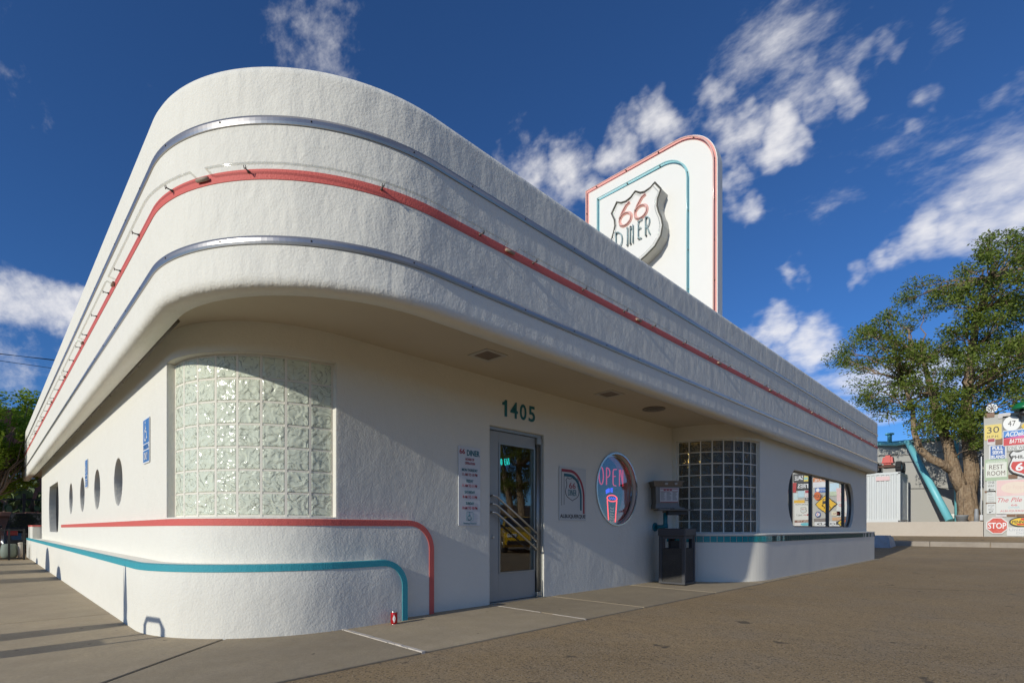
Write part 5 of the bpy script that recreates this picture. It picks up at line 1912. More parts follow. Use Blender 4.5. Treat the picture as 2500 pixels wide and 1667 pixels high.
MB().prism(F2, [(x - w * .35, y - h * .3), (x - w * .1, y - h * .42), (x - w * .1, y - h * .33), (x + w * .35, y - h * .33), (x + w * .35, y - h * .27), (x - w * .1, y - h * .27), (x - w * .1, y - h * .18)], 0, .004).build('arrow', blk_txt, t_)
r_ = rect_of(85, 182, 990, 1105)
t_, F2 = wsign('notice', 'small faded white notice between two wooden strips', *r_, (.60, .61, .57)); x, y, w, h = mid_of(r_)
lett(t_, F2, 'NO', x - w * .12, y + h * .3, w * .5, h * .18, flat('faded_txt', (.3, .3, .28)))
for k in (.0, -.18, -.34):
    lett(t_, F2, 'PARKING', x, y + h * k, w * .6, h * .09, MATS['paint_faded_txt'])
r_ = rect_of(85, 182, 1115, 1225)
t_, F2 = wsign('stop_on_red_sign', 'small white STOP ON RED sign with arrow', *r_, (.62, .63, .6)); x, y, w, h = mid_of(r_)
gt = flat('grey_letter', (.2, .2, .19))
lett(t_, F2, 'STOP', x, y + h * .3, w * .7, h * .17, gt); lett(t_, F2, 'ON', x, y + h * .12, w * .2, h * .08, gt); lett(t_, F2, 'RED', x, y - h * .08, w * .55, h * .17, gt)
MB().prism(F2, [(x - w * .25, y - h * .42), (x + w * .0, y - h * .42), (x - w * .07, y - h * .36), (x + w * .22, y - h * .27), (x + w * .2, y - h * .22), (x - w * .11, y - h * .32), (x - w * .16, y - h * .26)], 0, .004).build('arrow', blk_txt, t_)
r_ = rect_of(188, 640, 860, 1225)
t_, F2 = wsign('pile_sign', 'wide white board with faded pink panel and red script', *r_, (.66, .66, .61)); x, y, w, h = mid_of(r_)
zsp = kp(188, 1035)[1]
MB().prism(F2, [(r_[0] + .02, zsp), (r_[1], zsp), (r_[1], r_[3] - .02), (r_[0] + .02, r_[3] - .02)], 0, .004).build('pink_panel', flat('faded_pink', (.74, .47, .45), var=(2, .7, (.75, .62, .56))), t_)
MB().prism(F2, ellipse(x, (zsp + r_[3]) / 2, w * .38, .26, 30), .004, .006).build('faded_oval', flat('oval_cream', (.74, .62, .50)), t_)
fit_text('lettering', 'Dr Pepper', F2, x, (zsp + r_[3]) / 2, .007, w * .5, .22, flat('pale_txt', (.70, .54, .46)), t_)
pt_ = flat('pile_red', (.60, .10, .12))
fit_text('lettering', 'The Pile Up', F2, x - w * .02, kp(300, 1082)[1], .002, w * .88, .26, pt_, t_, shear=.35)
fit_text('lettering', '66', F2, kp(385, 1130)[0], kp(385, 1130)[1], .002, .2, .08, pt_, t_)
fit_text('lettering', 'DINER', F2, kp(385, 1155)[0], kp(385, 1155)[1], .002, .35, .08, flat('pale_aqua', (.35, .55, .6)), t_)
fit_text('lettering', 'ALBUQUERQUE', F2, kp(385, 1195)[0], kp(385, 1195)[1], .002, .9, .09, pt_, t_)
r_ = rect_of(78, 322, 1265, 1448)
t_, F2 = wsign('stop_sign', 'weathered red octagonal STOP sign at the wall foot', *r_, (.58, .045, .025), shape='oct', edge=(.66, .64, .6), c=.03, var=(9, .35, (.7, .3, .22))); x, y, w, h = mid_of(r_)
lett(t_, F2, 'STOP', x, y, w * .82, h * .36, wht_txt, offset=.02)
r_ = rect_of(330, 640, 1260, 1370)
t_, F2 = wsign('oil_sign', 'yellow oval oil sign with black rim beside the octagon', *r_, (.78, .52, .02), shape='oval', edge=(.03, .03, .03), c=.03); x, y, w, h = mid_of(r_)
MB().prism(F2, [(x - w * .2, y - h * .32), (x + w * .2, y - h * .32), (x + w * .25, y - h * .16), (x - w * .25, y - h * .16)], 0, .003).build('red_bar', flat('oil_red', (.6, .04, .02)), t_)
MB().prism(F2, [(x - w * .1, y + h * .16), (x + w * .1, y + h * .16), (x + w * .06, y + h * .36), (x - w * .06, y + h * .36)], 0, .003).build('bell', MATS['paint_oil_red'], t_)
lett(t_, F2, 'PENNZOIL', x, y, w * .78, h * .28, blk_txt, offset=.02)
r_ = rect_of(305, 640, 1372, 1470)
t_, F2 = wsign('faded_board', 'white board with faded grey lettering at the wall foot', *r_, (.66, .66, .63)); x, y, w, h = mid_of(r_)
lett(t_, F2, 'United', x - w * .12, y + h * .22, w * .6, h * .32, flat('ghost_txt', (.42, .44, .46))); lett(t_, F2, 'Delivery', x + w * .12, y - h * .2, w * .6, h * .3, MATS['paint_ghost_txt'])
for (q, nm, lab, cl) in (((92, 178, 408, 472), 'plate_sign', 'small white plate with red line under the yellow sign', (.62, .58, .56)),
                         ((180, 258, 405, 472), 'wooden_board', 'square brown wooden board under the yellow sign', (.20, .09, .035)),
                         ((65, 170, 132, 168), 'wooden_board', 'brown wooden strip on the top left corner of the sign wall', (.24, .13, .07)),
                         ((210, 345, 135, 172), 'plate_sign', 'pale plate along the top edge of the sign wall', (.60, .58, .5)),
                         ((322, 420, 800, 838), 'wooden_board', 'orange wooden strip under the petrol shield', (.42, .20, .04)),
                         ((425, 520, 808, 838), 'plate_sign', 'small grey plate beside the orange wooden strip', (.5, .5, .5)),
                         ((305, 402, 1228, 1258), 'wooden_board', 'dark brown wooden strip below the script board', (.17, .07, .045)),
                         ((408, 520, 1228, 1258), 'wooden_board', 'tan wooden strip below the script board', (.5, .38, .22)),
                         ((185, 300, 1226, 1260), 'plate_sign', 'white plate below the left end of the script board', (.66, .66, .63)),
                         ((62, 185, 978, 992), 'wooden_board', 'thin brown wooden strip above the small notice', (.22, .10, .06)),
                         ((75, 185, 1104, 1116), 'wooden_board', 'thin brown wooden strip under the small notice', (.26, .13, .09)),
                         ((462, 520, 240, 300), 'diamond_sign', 'yellow diamond sign at the right beside the 47 sign', (.75, .5, .02))):
    t_, F2 = wsign(nm, lab, *rect_of(*q), cl, shape='dia' if nm == 'diamond_sign' else 'rect', var=(6, .5, tuple(c * .6 for c in cl)))
    if nm == 'plate_sign' and q[0] == 92:
        r_ = rect_of(92, 178, 412, 438)
        MB().prism(F2, [(r_[0] + .02, r_[2]), (r_[1] - .02, r_[2]), (r_[1] - .02, r_[3]), (r_[0] + .02, r_[3])], 0, .003).build('red_line', red_txt, t_)
# fittings on top of the sign wall
a, b = kp(140, 70)
fl = thing('metal_flower', 'white metal flower on a stalk on top of the sign wall', 'ornament', (XW + .15, -a, 6.0))
for k in range(9):
    an = 2 * math.pi * k / 9
    MB().prism(Fr((XW + .05, 0, 0), RY), ellipse(a + .13 * math.cos(an), b + .13 * math.sin(an), .07, .07, 10), 0, .012).build('petal', wht_txt, fl)
MB().prism(Fr((XW + .03, 0, 0), RY), ellipse(a, b, .06, .06, 12), 0, .02).build('centre', bt, fl)
MB().tube([(XW + .06, -a, 6.0), (XW + .06, -a, b)], .02, 6).build('stalk', black, fl)
a, b = kp(490, 55)
gl_ = thing('green_lamp', 'green enamel lamp shade on a black bracket over the sign wall', 'lamp', (XW - .5, -a, 6.0))
MB().lathe((XW - .5, -a, b - .1), [(.42, -.1), (.40, 0), (.28, .16), (.1, .24), (.05, .34)], 20).build('lamp_shade', mat('green_enamel', (.01, .17, .06), .25, coat=.5), gl_)
MB().tube([(XW - .5, -a, b + .2), (XW - .5, -a, b + .45), (XW - .2, -a, b + .5), (XW + .1, -a, b + .3), (XW + .1, -a, 6.0)], .03, 8).build('bracket', black, gl_)
MB().lathe((XW - .5, -a, b - .45), [(.14, 0), (.15, .1), (.12, .3)], 14).build('lamp_glass', black, gl_)
a, b = kp(410, 105)
o = thing('beacon', 'small amber beacon on the top edge of the sign wall', 'beacon', (XW + .1, -a, 6.05))
MB().lathe((XW + .1, -a, 6.04), [(.09, 0), (.09, .04), (.07, .05), (.07, .16), (.03, .22)], 12).build('lens', mat('amber', (.55, .10, .02), .3), o)


# signs that the bay window mirrors (further along the same wall)
def rp(px, py):
    u, v = 1900 + px / 7.84, 1110 + py / 7.84
    d = raydir(u, v)
    Z = (XW - .02) / d.x
    yw_ = 3.50
    return -(2 * yw_ - d.y * Z), CAMH + d.z * Z


def rrc(x0, x1, y0, y1):
    a0, b1 = rp(x0, y0); a1, b0 = rp(x1, y1)
    # mirrored: larger px lies nearer the camera's frame edge
    return min(a0, a1), max(a0, a1), min(b0, b1), max(b0, b1)


MS = [('tyre_sign', 'black sign with white TIRES lettering mirrored in the bay window', (400, 665, 520, 670), (.03, .03, .03), 'TIRES', (.8, .8, .78)),
      ('striped_sign', 'black and white barred sign mirrored at the bay window top', (340, 530, 365, 515), (.05, .05, .05), 'SALE', (.8, .8, .78)),
      ('yellow_board', 'yellow and aqua board mirrored at the bay window top', (535, 668, 405, 500), (.70, .55, .10), None, None),
      ('red_board', 'plain red upright board mirrored in the bay window', (215, 395, 540, 715), (.42, .03, .03), None, None),
      ('price_board', 'white board with red header mirrored in the bay window', (550, 672, 660, 810), (.68, .66, .64), None, None),
      ('aqua_board', 'pale aqua board mirrored in the bay window', (435, 545, 690, 810), (.45, .62, .66), None, None),
      ('round_top_sign', 'white and teal badge sign mirrored in the bay window', (340, 432, 735, 865), (.50, .62, .60), None, None),
      ('orange_strip', 'orange and yellow strip sign mirrored in the bay window', (345, 555, 868, 922), (.70, .40, .03), None, None),
      ('arrow_plate', 'dark plate with pale letters mirrored in the bay window', (562, 672, 815, 862), (.10, .10, .11), 'FREE', (.7, .7, .7)),
      ('brown_strip', 'brown wooden strip sign mirrored at the bay window foot', (355, 690, 1245, 1287), (.20, .07, .03), 'EATS', (.6, .5, .4)),
      ('lozenge_sign', 'teal lozenge sign mirrored at the bay window foot', (355, 690, 1292, 1362), (.66, .62, .58), None, None),
      ('orange_board', 'orange board mirrored at the top of the bay window', (715, 1000, 440, 520), (.55, .17, .04), 'ROUTE', (.8, .78, .7)),
      ('script_board', 'white script board mirrored in the bay window', (718, 1000, 522, 612), (.68, .68, .68), None, None),
      ('blue_strip', 'blue strip sign with white disc mirrored in the bay window', (750, 1000, 628, 705), (.06, .15, .42), None, None),
      ('light_blue_board', 'light blue square board mirrored in the bay window', (1040, 1205, 540, 695), (.50, .66, .74), None, None),
      ('green_board', 'pale green board mirrored in the bay window', (1040, 1230, 700, 775), (.48, .55, .38), None, None),
      ('cream_badge', 'cream badge with red letters mirrored in the bay window', (1060, 1250, 1080, 1160), (.66, .60, .42), None, None),
      ('tan_strip', 'tan and brown strip mirrored in the bay window', (1070, 1290, 1195, 1255), (.55, .32, .16), None, None),
      ('grey_strip', 'grey brown strip mirrored in the bay window', (720, 1010, 1215, 1275), (.20, .17, .15), None, None),
      ('road_sign', 'white sign reading ROAD in black mirrored at the window foot', (735, 1300, 1280, 1362), (.66, .66, .64), 'ROAD', (.06, .06, .06))]
for (nm, lab, q, cl, wd, wc) in MS:
    r_ = rrc(*q)
    t_, F2 = wsign(nm, lab, *r_, cl, var=(5, .25, tuple(min(1, c * 1.3 + .05) for c in cl)))
    x, y, w, h = mid_of(r_)
    if wd:
        lett(t_, F2, wd, x, y, w * .8, h * .5, flat(nm + '_txt', wc), offset=.02)
    if nm == 'price_board':
        MB().prism(F2, [(r_[0] + .03, r_[3] - .2), (r_[1] - .03, r_[3] - .2), (r_[1] - .03, r_[3] - .06), (r_[0] + .03, r_[3] - .06)], 0, .004).build('header', red_txt, t_)
        for k in range(4):
            lett(t_, F2, 'GAS' if k % 2 else 'OIL', x, y + h * (.12 - .16 * k), w * .6, h * .07, red_txt)
    if nm == 'lozenge_sign':
        MB().prism(F2, ellipse(x - w * .15, y, w * .33, h * .4, 26), 0, .004).build('lozenge', flat('lozenge_teal', (.12, .45, .50)), t_)
    if nm == 'blue_strip':
        MB().prism(F2, ellipse(x + w * .28, y, h * .4, h * .4, 20), 0, .004).build('disc', wht_txt, t_)
        lett(t_, F2, 'MOTOR', x - w * .12, y, w * .4, h * .4, wht_txt)
    if nm == 'yellow_board':
        MB().prism(F2, [(x - w * .1, y - h * .2), (x + w * .45, y - h * .2), (x + w * .45, y + h * .25), (x - w * .1, y + h * .25)], 0, .004).build('aqua_panel', flat('aqua_p', (.3, .55, .5)), t_)
    if nm == 'cream_badge':
        lett(t_, F2, 'COLA', x, y, w * .6, h * .4, red_txt)
r_ = rrc(348, 690, 926, 1243)
t_, F2 = wsign('parking_board', 'cream PARKING FOR board with shield and red arrow mirrored in window', *r_, (.68, .67, .60)); x, y, w, h = mid_of(r_)
lett(t_, F2, 'PARKING FOR', x, y + h * .42, w * .82, h * .08, blk_txt)
mb = MB(); mb.tube([F2.p(x + a * w * .36, y - h * .08 + b * h * .30, .002) for a, b in shield_pts()], .012, 4, closed=True); mb.build('shield_outline', gt, t_)
lett(t_, F2, '66', x, y + h * .14, w * .16, h * .08, red_txt)
lett(t_, F2, 'DINER', x, y + h * .05, w * .2, h * .06, MATS['paint_pale_aqua'])
lett(t_, F2, 'ONLY', x + w * .22, y - h * .2, w * .34, h * .09, blk_txt)
ya = y - h * .19
MB().prism(F2, [(x - w * .42, ya), (x - w * .24, ya - h * .055), (x - w * .24, ya - h * .015), (x - w * .02, ya - h * .015), (x - w * .02, ya + h * .015), (x - w * .24, ya + h * .015), (x - w * .24, ya + h * .055)], 0, .004).build('arrow', red_txt, t_)
r_ = rrc(725, 862, 708, 862)
t_, F2 = wsign('orange_disc', 'round orange sign mirrored beside the yellow diamond', *r_, (.62, .13, .02), shape='oval', c=.03)
lett(t_, F2, 'SLOW', mid_of(r_)[0], mid_of(r_)[1], .5, .16, blk_txt)
r_ = rrc(735, 1185, 765, 1125)
t_, F2 = wsign('slippery_sign', 'yellow diamond slippery road sign with a sliding car', *r_, (.78, .46, .015), shape='dia', edge=(.03, .03, .03), c=.05); x, y, w, h = mid_of(r_)
MB().prism(F2, rrect(x - w * .13, x + w * .15, y + h * .02, y + h * .16, .03, 2), 0, .004).build('car_symbol', blk_txt, t_)
MB().prism(F2, rrect(x - w * .10, x + w * .13, y + h * .15, y + h * .27, .03, 2), 0, .003, hole=rrect(x - w * .075, x + w * .105, y + h * .17, y + h * .25, .03, 2)).build('car_symbol', blk_txt, t_)
for dx in (-.13, .1):
    pts = [F2.p(x + w * (dx + .05 * math.sin(i * .75)), y - h * (.0 + .03 * i), .002) for i in range(9)]
    MB().tube(pts, .02, 4).build('skid_symbol', blk_txt, t_)
r_ = rrc(735, 868, 1085, 1195)
t_, F2 = wsign('oval_v_sign', 'white oval sign with red V mirrored below the yellow diamond', *r_, (.68, .68, .68), shape='oval', edge=(.04, .08, .25), c=.03); x, y, w, h = mid_of(r_)
lett(t_, F2, 'V', x, y, w * .4, h * .6, flat('v_red', (.6, .04, .03)), offset=.02)


# ------------------------------------------------------------------ trees
def leaf_cloud(clumps, per, size, seed, flat_z=.0, squash=(1, 1, .8)):
    """two-triangle leaves spread through ellipsoid clumps; denser to the clump's shell"""
    rng = np.random.default_rng(seed)
    P = []
    for (c, r, k) in clumps:
        n = int(per * k)
        d = rng.normal(size=(n, 3)); d /= np.linalg.norm(d, axis=1)[:, None]
        rad = r * rng.random(n) ** .5
        P.append(np.array(c) + d * rad[:, None] * np.array(squash))
    P = np.concatenate(P)
    n = len(P)
    a = rng.normal(size=(n, 3)); a[:, 2] *= .6; a /= np.linalg.norm(a, axis=1)[:, None]
    b = rng.normal(size=(n, 3)); b -= a * (a * b).sum(1)[:, None]; b /= np.linalg.norm(b, axis=1)[:, None]
    L_ = size * rng.uniform(.6, 1.3, n)[:, None]; Wd_ = L_ * .42
    v = np.empty((n, 4, 3))
    v[:, 0] = P - a * L_ * .5; v[:, 1] = P + b * Wd_ * .5; v[:, 2] = P + a * L_ * .5; v[:, 3] = P - b * Wd_ * .5
    return v.reshape(-1, 3), n


def quads_mesh(name, v, n, m):
    me = bpy.data.meshes.new(name)
    me.vertices.add(n * 4); me.vertices.foreach_set('co', v.astype(np.float32).ravel())
    me.loops.add(n * 4); me.loops.foreach_set('vertex_index', np.arange(n * 4, dtype=np.int32))
    me.polygons.add(n); me.polygons.foreach_set('loop_start', np.arange(0, n * 4, 4, dtype=np.int32))
    me.materials.append(m)
    me.update(calc_edges=True)
    me.validate()
    return me


def limb(mb, p0, p1, r0, r1, seed, n=7, sag=.0, wob=.12, sides=8):
    rng = random.Random(seed)
    p0 = Vector(p0); p1 = Vector(p1)
    l = (p1 - p0).length
    pts, rs_ = [], []
    for i in range(n + 1):
        f = i / n
        p = p0.lerp(p1, f)
        s_ = math.sin(math.pi * f) * l * wob
        p += Vector((rng.uniform(-1, 1), rng.uniform(-1, 1), rng.uniform(-.4, .8))) * s_ * .6
        pts.append(p); rs_.append(r0 + (r1 - r0) * f ** .8)
    mb.tube(pts, rs_, sides)
    return pts


def in_poly(x, y, poly):
    r_ = False
    j = len(poly) - 1
    for i in range(len(poly)):
        if (poly[i][1] > y) != (poly[j][1] > y) and x < (poly[j][0] - poly[i][0]) * (y - poly[i][1]) / (poly[j][1] - poly[i][1]) + poly[i][0]:
            r_ = not r_
        j = i
    return r_


def build_elm():
    XT = 33.9
    root = thing('elm_tree', 'large spreading elm with forked trunk beside the sign wall', 'tree', (XT, 2.1, 1.2))
    mb = MB()
    bs = on_x(2366, 1268, XT)
    # flared base splitting in two great stems
    fork = on_x(2352, 1190, XT)
    rng = random.Random(4)
    mb.tube([(XT, bs.y - .05, 1.05), (XT, bs.y, 1.3), (XT, bs.y + .03, 1.8), (XT, bs.y + .10, 2.5), (XT, fork.y - .05, fork.z + .1)], [.64, .49, .43, .40, .34], 14)
    L1 = [on_x(u, v, XT + d) for u, v, d in ((2354, 1200, 0), (2335, 1165, -.1), (2322, 1120, -.2), (2312, 1075, -.2), (2296, 1040, -.1), (2275, 960, .2), (2255, 880, .5))]
    mb.tube(L1, [.31, .28, .26, .23, .20, .15, .09], 12)
    R1 = [on_x(u, v, XT + d) for u, v, d in ((2364, 1210, .1), (2372, 1150, .2), (2366, 1090, .2), (2358, 1030, .1), (2360, 960, 0), (2372, 860, -.2), (2388, 760, -.3), (2420, 680, -.2))]
    mb.tube(R1, [.34, .31, .27, .23, .20, .16, .12, .07], 12)
    A1 = [on_x(u, v, XT + d) for u, v, d in ((2330, 1152, -.1), (2302, 1133, -.5), (2270, 1118, -.8), (2245, 1095, -.9), (2232, 1055, -.8), (2228, 1000, -.6), (2205, 930, -.4))]
    mb.tube(A1, [.21, .20, .18, .16, .13, .10, .06], 10)
    B2 = [on_x(u, v, XT + d) for u, v, d in ((2362, 960, 0), (2400, 930, .6), (2440, 900, 1.0), (2490, 880, 1.2))]
    mb.tube(B2, [.18, .14, .11, .07], 8)
    outline = [(2028, 905), (2022, 855), (2060, 815), (2095, 790), (2140, 775), (2190, 742), (2200, 712), (2240, 690), (2290, 650), (2340, 640), (2385, 600), (2410, 568), (2462, 560), (2530, 560), (2600, 640), (2610, 900),
               (2560, 985), (2500, 985), (2455, 990), (2430, 960), (2402, 985), (2405, 1050), (2380, 1085), (2335, 1075), (2290, 1060), (2262, 1068), (2235, 1040), (2190, 1020), (2165, 1035), (2120, 995), (2085, 975), (2050, 940)]
    clumps = []
    stems = L1 + R1 + A1 + B2
    tries = 0
    while len(clumps) < 235 and tries < 9000:
        tries += 1
        u = rng.uniform(2020, 2610); v = rng.uniform(558, 1090)
        if not in_poly(u, v, outline):
            continue
        if not all(in_poly(u + dx, v + dy, outline) for dx, dy in ((14, 0), (-14, 0), (0, 14), (0, -14))) and rng.random() < .55:
            continue
        dx = rng.uniform(-3.2, 3.6)
        p = on_x(u, v, XT + dx)
        r = rng.uniform(.38, .85)
        if any((p - Vector(c)).length < .42 for c, _, _ in clumps):
            continue
        dens = 1.0 if rng.random() > .18 else .45
        clumps.append((tuple(p), r, dens * r / .6))
    for (u, v, d) in ((2290, 1010, -1.6), (2315, 1035, -1.4), (2345, 1000, -1.8), (2370, 1045, -1.5), (2395, 1010, -1.7), (2330, 970, -2.0), (2270, 985, -1.8), (2405, 1065, -1.3), (2350, 1060, -1.6), (2390, 1085, -1.2), (2225, 990, -1.5), (2420, 1020, -1.2)):
        clumps.append((tuple(on_x(u, v, XT + d)), rng.uniform(.4, .65), .9))
    # twigs to each clump from the nearest point of a stem
    for i, (c, r, k) in enumerate(clumps):
        cc = Vector(c)
        best = min(stems, key=lambda s_: (s_ - cc).length + max(0, s_.z - cc.z + .3) * .8)
        l = (cc - best).length
        limb(mb, best, cc, .02 + .012 * l, .012, i, n=6, wob=.10, sides=5)
        for q in range(4):
            e_ = cc + Vector((rng.gauss(0, 1), rng.gauss(0, 1), rng.gauss(0, .8))).normalized() * r * .95
            limb(mb, cc + (best - cc) * .15, e_, .014, .006, i * 7 + q, n=3, wob=.1, sides=4)
    mb.build('trunk', bark, root)
    # dead drooping twigs under the crown
    tw = MB()
    for (u, v, d) in ((2250, 1040, -1.2), (2262, 1050, -1.4), (2275, 1030, -1.0), (2340, 1050, -.8), (2365, 1040, -1.1), (2385, 1060, -.7), (2140, 1000, -1.0), (2155, 990, -.8)):
        p = on_x(u, v, XT + d)
        for q in range(5):
            limb(tw, p + Vector((0, 0, .3)), p + Vector((rng.uniform(-.4, .4), rng.uniform(-.6, .6), -rng.uniform(.4, 1.2))), .014, .004, rng.random(), n=4, wob=.2, sides=4)
    tw.build('dead_twigs', mat('dead_twig', (.34, .27, .2), .9), root)['kind'] = 'stuff'
    v, n = leaf_cloud(clumps, 285, .14, 21, squash=(1.05, 1.05, .68))
    link('crown', quads_mesh('crown', v, n, leaf_elm), root)
    return root


elm = build_elm()


def copy_tree(o, parent=None):
    c = o.copy(); COL.objects.link(c)
    if parent is not None:
        c.parent = parent; c.matrix_parent_inverse = o.matrix_parent_inverse.copy()
    for ch in o.children:
        copy_tree(ch, c)
    return c


# the elm across the lot that the door glass mirrors
el2 = copy_tree(elm)
el2.location = (28.0, -17.5, -.8)
el2.rotation_euler = (0, 0, R(115))
el2['label'] = 'dark spreading tree across the lot, mirrored in the door glass'


def small_tree(name, label, base, h, crown, per, size, m, seed, trunk_r=.16, lean=(0, 0)):
    root = thing(name, label, 'tree', base)
    rng = random.Random(seed)
    mb = MB()
    top = Vector(base) + Vector((lean[0], lean[1], h))
    pts = limb(mb, base, top, trunk_r, trunk_r * .6, seed, n=7, wob=.03, sides=10)
    clumps = []
    (cx_, cy_, cz_), (rx_, ry_, rz_), n_ = crown
    while len(clumps) < n_:
        d = Vector((rng.gauss(0, 1), rng.gauss(0, 1), rng.gauss(0, 1))).normalized() * (rng.random() ** .4)
        p = Vector((cx_ + d.x * rx_, cy_ + d.y * ry_, cz_ + d.z * rz_))
        if p.z < cz_ - rz_ * .85:
            continue
        clumps.append((tuple(p), rng.uniform(.3, .6), 1.0))
    for i, (c, r, k) in enumerate(clumps):
        limb(mb, pts[-1 - i % 3], c, .04, .01, i + seed, n=5, wob=.1, sides=5)
    mb.build('trunk', bark2, root)
    v, n = leaf_cloud(clumps, per, size, seed)
    link('crown', quads_mesh('crown', v, n, m), root)
    return root


small_tree('ash_tree', 'bright green young tree beside the far end of the diner', (.16, 22.6, 0), 2.4, ((-.35, 24.4, 3.85), (2.2, 2.6, 1.95), 130), 300, .15, leaf_ash, 3, .15, (-.05, .5))

# ------------------------------------------------------------------ background, left side
gt_ = thing('gate', 'black metal railing gate across the pavement at the far left', 'gate', (-.7, 21.2, 0))
gm = mat('gate_black', (.022, .02, .019), .5)
for x_ in (.80, .48, -.6, -1.9):
    MB().box(x_ - .025, x_ + .025, 21.18, 21.23, 0, .92).build('post', gm, gt_)
for z_ in (.05, .88):
    MB().box(-3.2, .77, 21.185, 21.225, z_ - .02, z_ + .02).build('rail', gm, gt_)
pl_ = thing('planter_pot', 'round grey green pot behind the gate', 'pot', (.55, 21.9, 0))
MB().lathe((.50, 22.0, 0), [(.14, .02), (.19, .1), (.20, .25), (.18, .4), (.15, .46)], 16).build('body', mat('pot_green', (.22, .26, .21), .7, var=(4, .6, (.12, .14, .11))), pl_)
pl_ = thing('white_post', 'short white post behind the gate beside the pot', 'post', (.76, 21.9, 0))
MB().lathe((.77, 21.9, 0), [(.08, 0), (.08, .43), (.07, .46)], 14).build('body', conc_pale, pl_)
MB().lathe((.77, 21.9, .455), [(.086, 0), (.086, .03), (.05, .05)], 14).build('cap', conc_pale, pl_)
rw = thing('retaining_wall', 'low red brown brick retaining wall behind the parked car', 'wall', (0, 30, 0))
MB().box(-8, 12, 30.2, 30.6, 0, 1.42).build('core', brick_m, rw)
random.seed(8)
x_ = -3.0
while x_ < 6:
    w_ = random.uniform(.34, .46)
    MB().box(x_, x_ + w_ - .015, 30.1, 30.66, 1.42, 1.60 + random.uniform(-.01, .02), .03).build('coping_brick', brick_m, rw)
    x_ += w_
MB().box(-8, 14, 30.6, 39, 0, 1.45).build('raised_bed', mat('soil', (.13, .075, .045), .95, var=(3, .5, (.2, .12, .07))), rw)
# prickly pear hedge made of pads
random.seed(12)
for ci, (cx_, cy_) in enumerate(((-.6, 33.2), (.6, 32.6), (1.5, 33.4), (2.6, 32.8), (3.6, 33.5))):
    root = thing('prickly_pear', '%s prickly pear cactus in the row on the raised bed' % ('leftmost', 'second from left', 'middle', 'second from right', 'rightmost')[ci], 'cactus', (cx_, cy_, 1.45), 'prickly pear hedge')
    mb = MB()
    for k in range(60):
        h_ = random.uniform(.15, 1.65); rad = .75 * math.sqrt(random.random())
        an = random.uniform(0, 6.28)
        c = Vector((cx_ + rad * math.cos(an), cy_ + rad * math.sin(an), 1.45 + h_))
        n_ = Vector((random.gauss(0, 1), random.gauss(0, 1), random.gauss(0, .3))).normalized()
        up = (Vector((random.gauss(0, .4), random.gauss(0, .4), 1))); up = (up - n_ * up.dot(n_)).normalized()
        F_ = Fr(c, up.cross(n_), up)
        s_ = random.uniform(.10, .17)
        mb.prism(F_, [(a * s_, b * s_ * 1.45) for a, b in ellipse(0, 0, 1, 1, 10)], -.015, .015)
    mb.build('pads', leaf_cactus, root)
    MB().tube([(cx_, cy_, 1.4), (cx_ + .05, cy_, 2.3)], [.12, .05], 8).tube([(cx_ + .3, cy_, 1.4), (cx_ + .4, cy_ + .1, 2.2)], [.09, .04], 8).tube([(cx_ - .35, cy_ + .1, 1.4), (cx_ - .4, cy_, 2.2)], [.09, .04], 8).build('stem', bark2, root)
br = thing('brown_building', 'reddish brown building with a pale window behind the green tree', 'building', (0, 40, 1.4))
MB().box(-14, 12, 40, 50, 1.0, 7.5).build('wall', brown_stucco, br)
a = on_y(24, 1134, 40); b = on_y(56, 1177, 40)
w = MB().box(a.x - .08, b.x + .5, 39.9, 40.05, b.z - .08, a.z + .08).build('window', wht_txt, br)
MB().box(a.x, b.x + .42, 39.88, 39.9, b.z, a.z).build('pane', mat('sky_glass', (.30, .36, .42), .15, .0, spec=.6), w)
# wooden posts on the raised bed
mb = MB()
fe = thing('bed_fence', 'dark post and rail fence in front of the cactus hedge', 'fence', (0, 31.2, 1.45))
for x_ in (-1.6, 1.18, 4.0):
    MB().box(x_ - .05, x_ + .05, 31.2, 31.3, 1.45, 2.45).build('post', gm, fe)
for z_ in (2.2,):
    MB().box(-3, 6, 31.23, 31.27, z_ - .03, z_ + .03).build('rail', gm, fe)


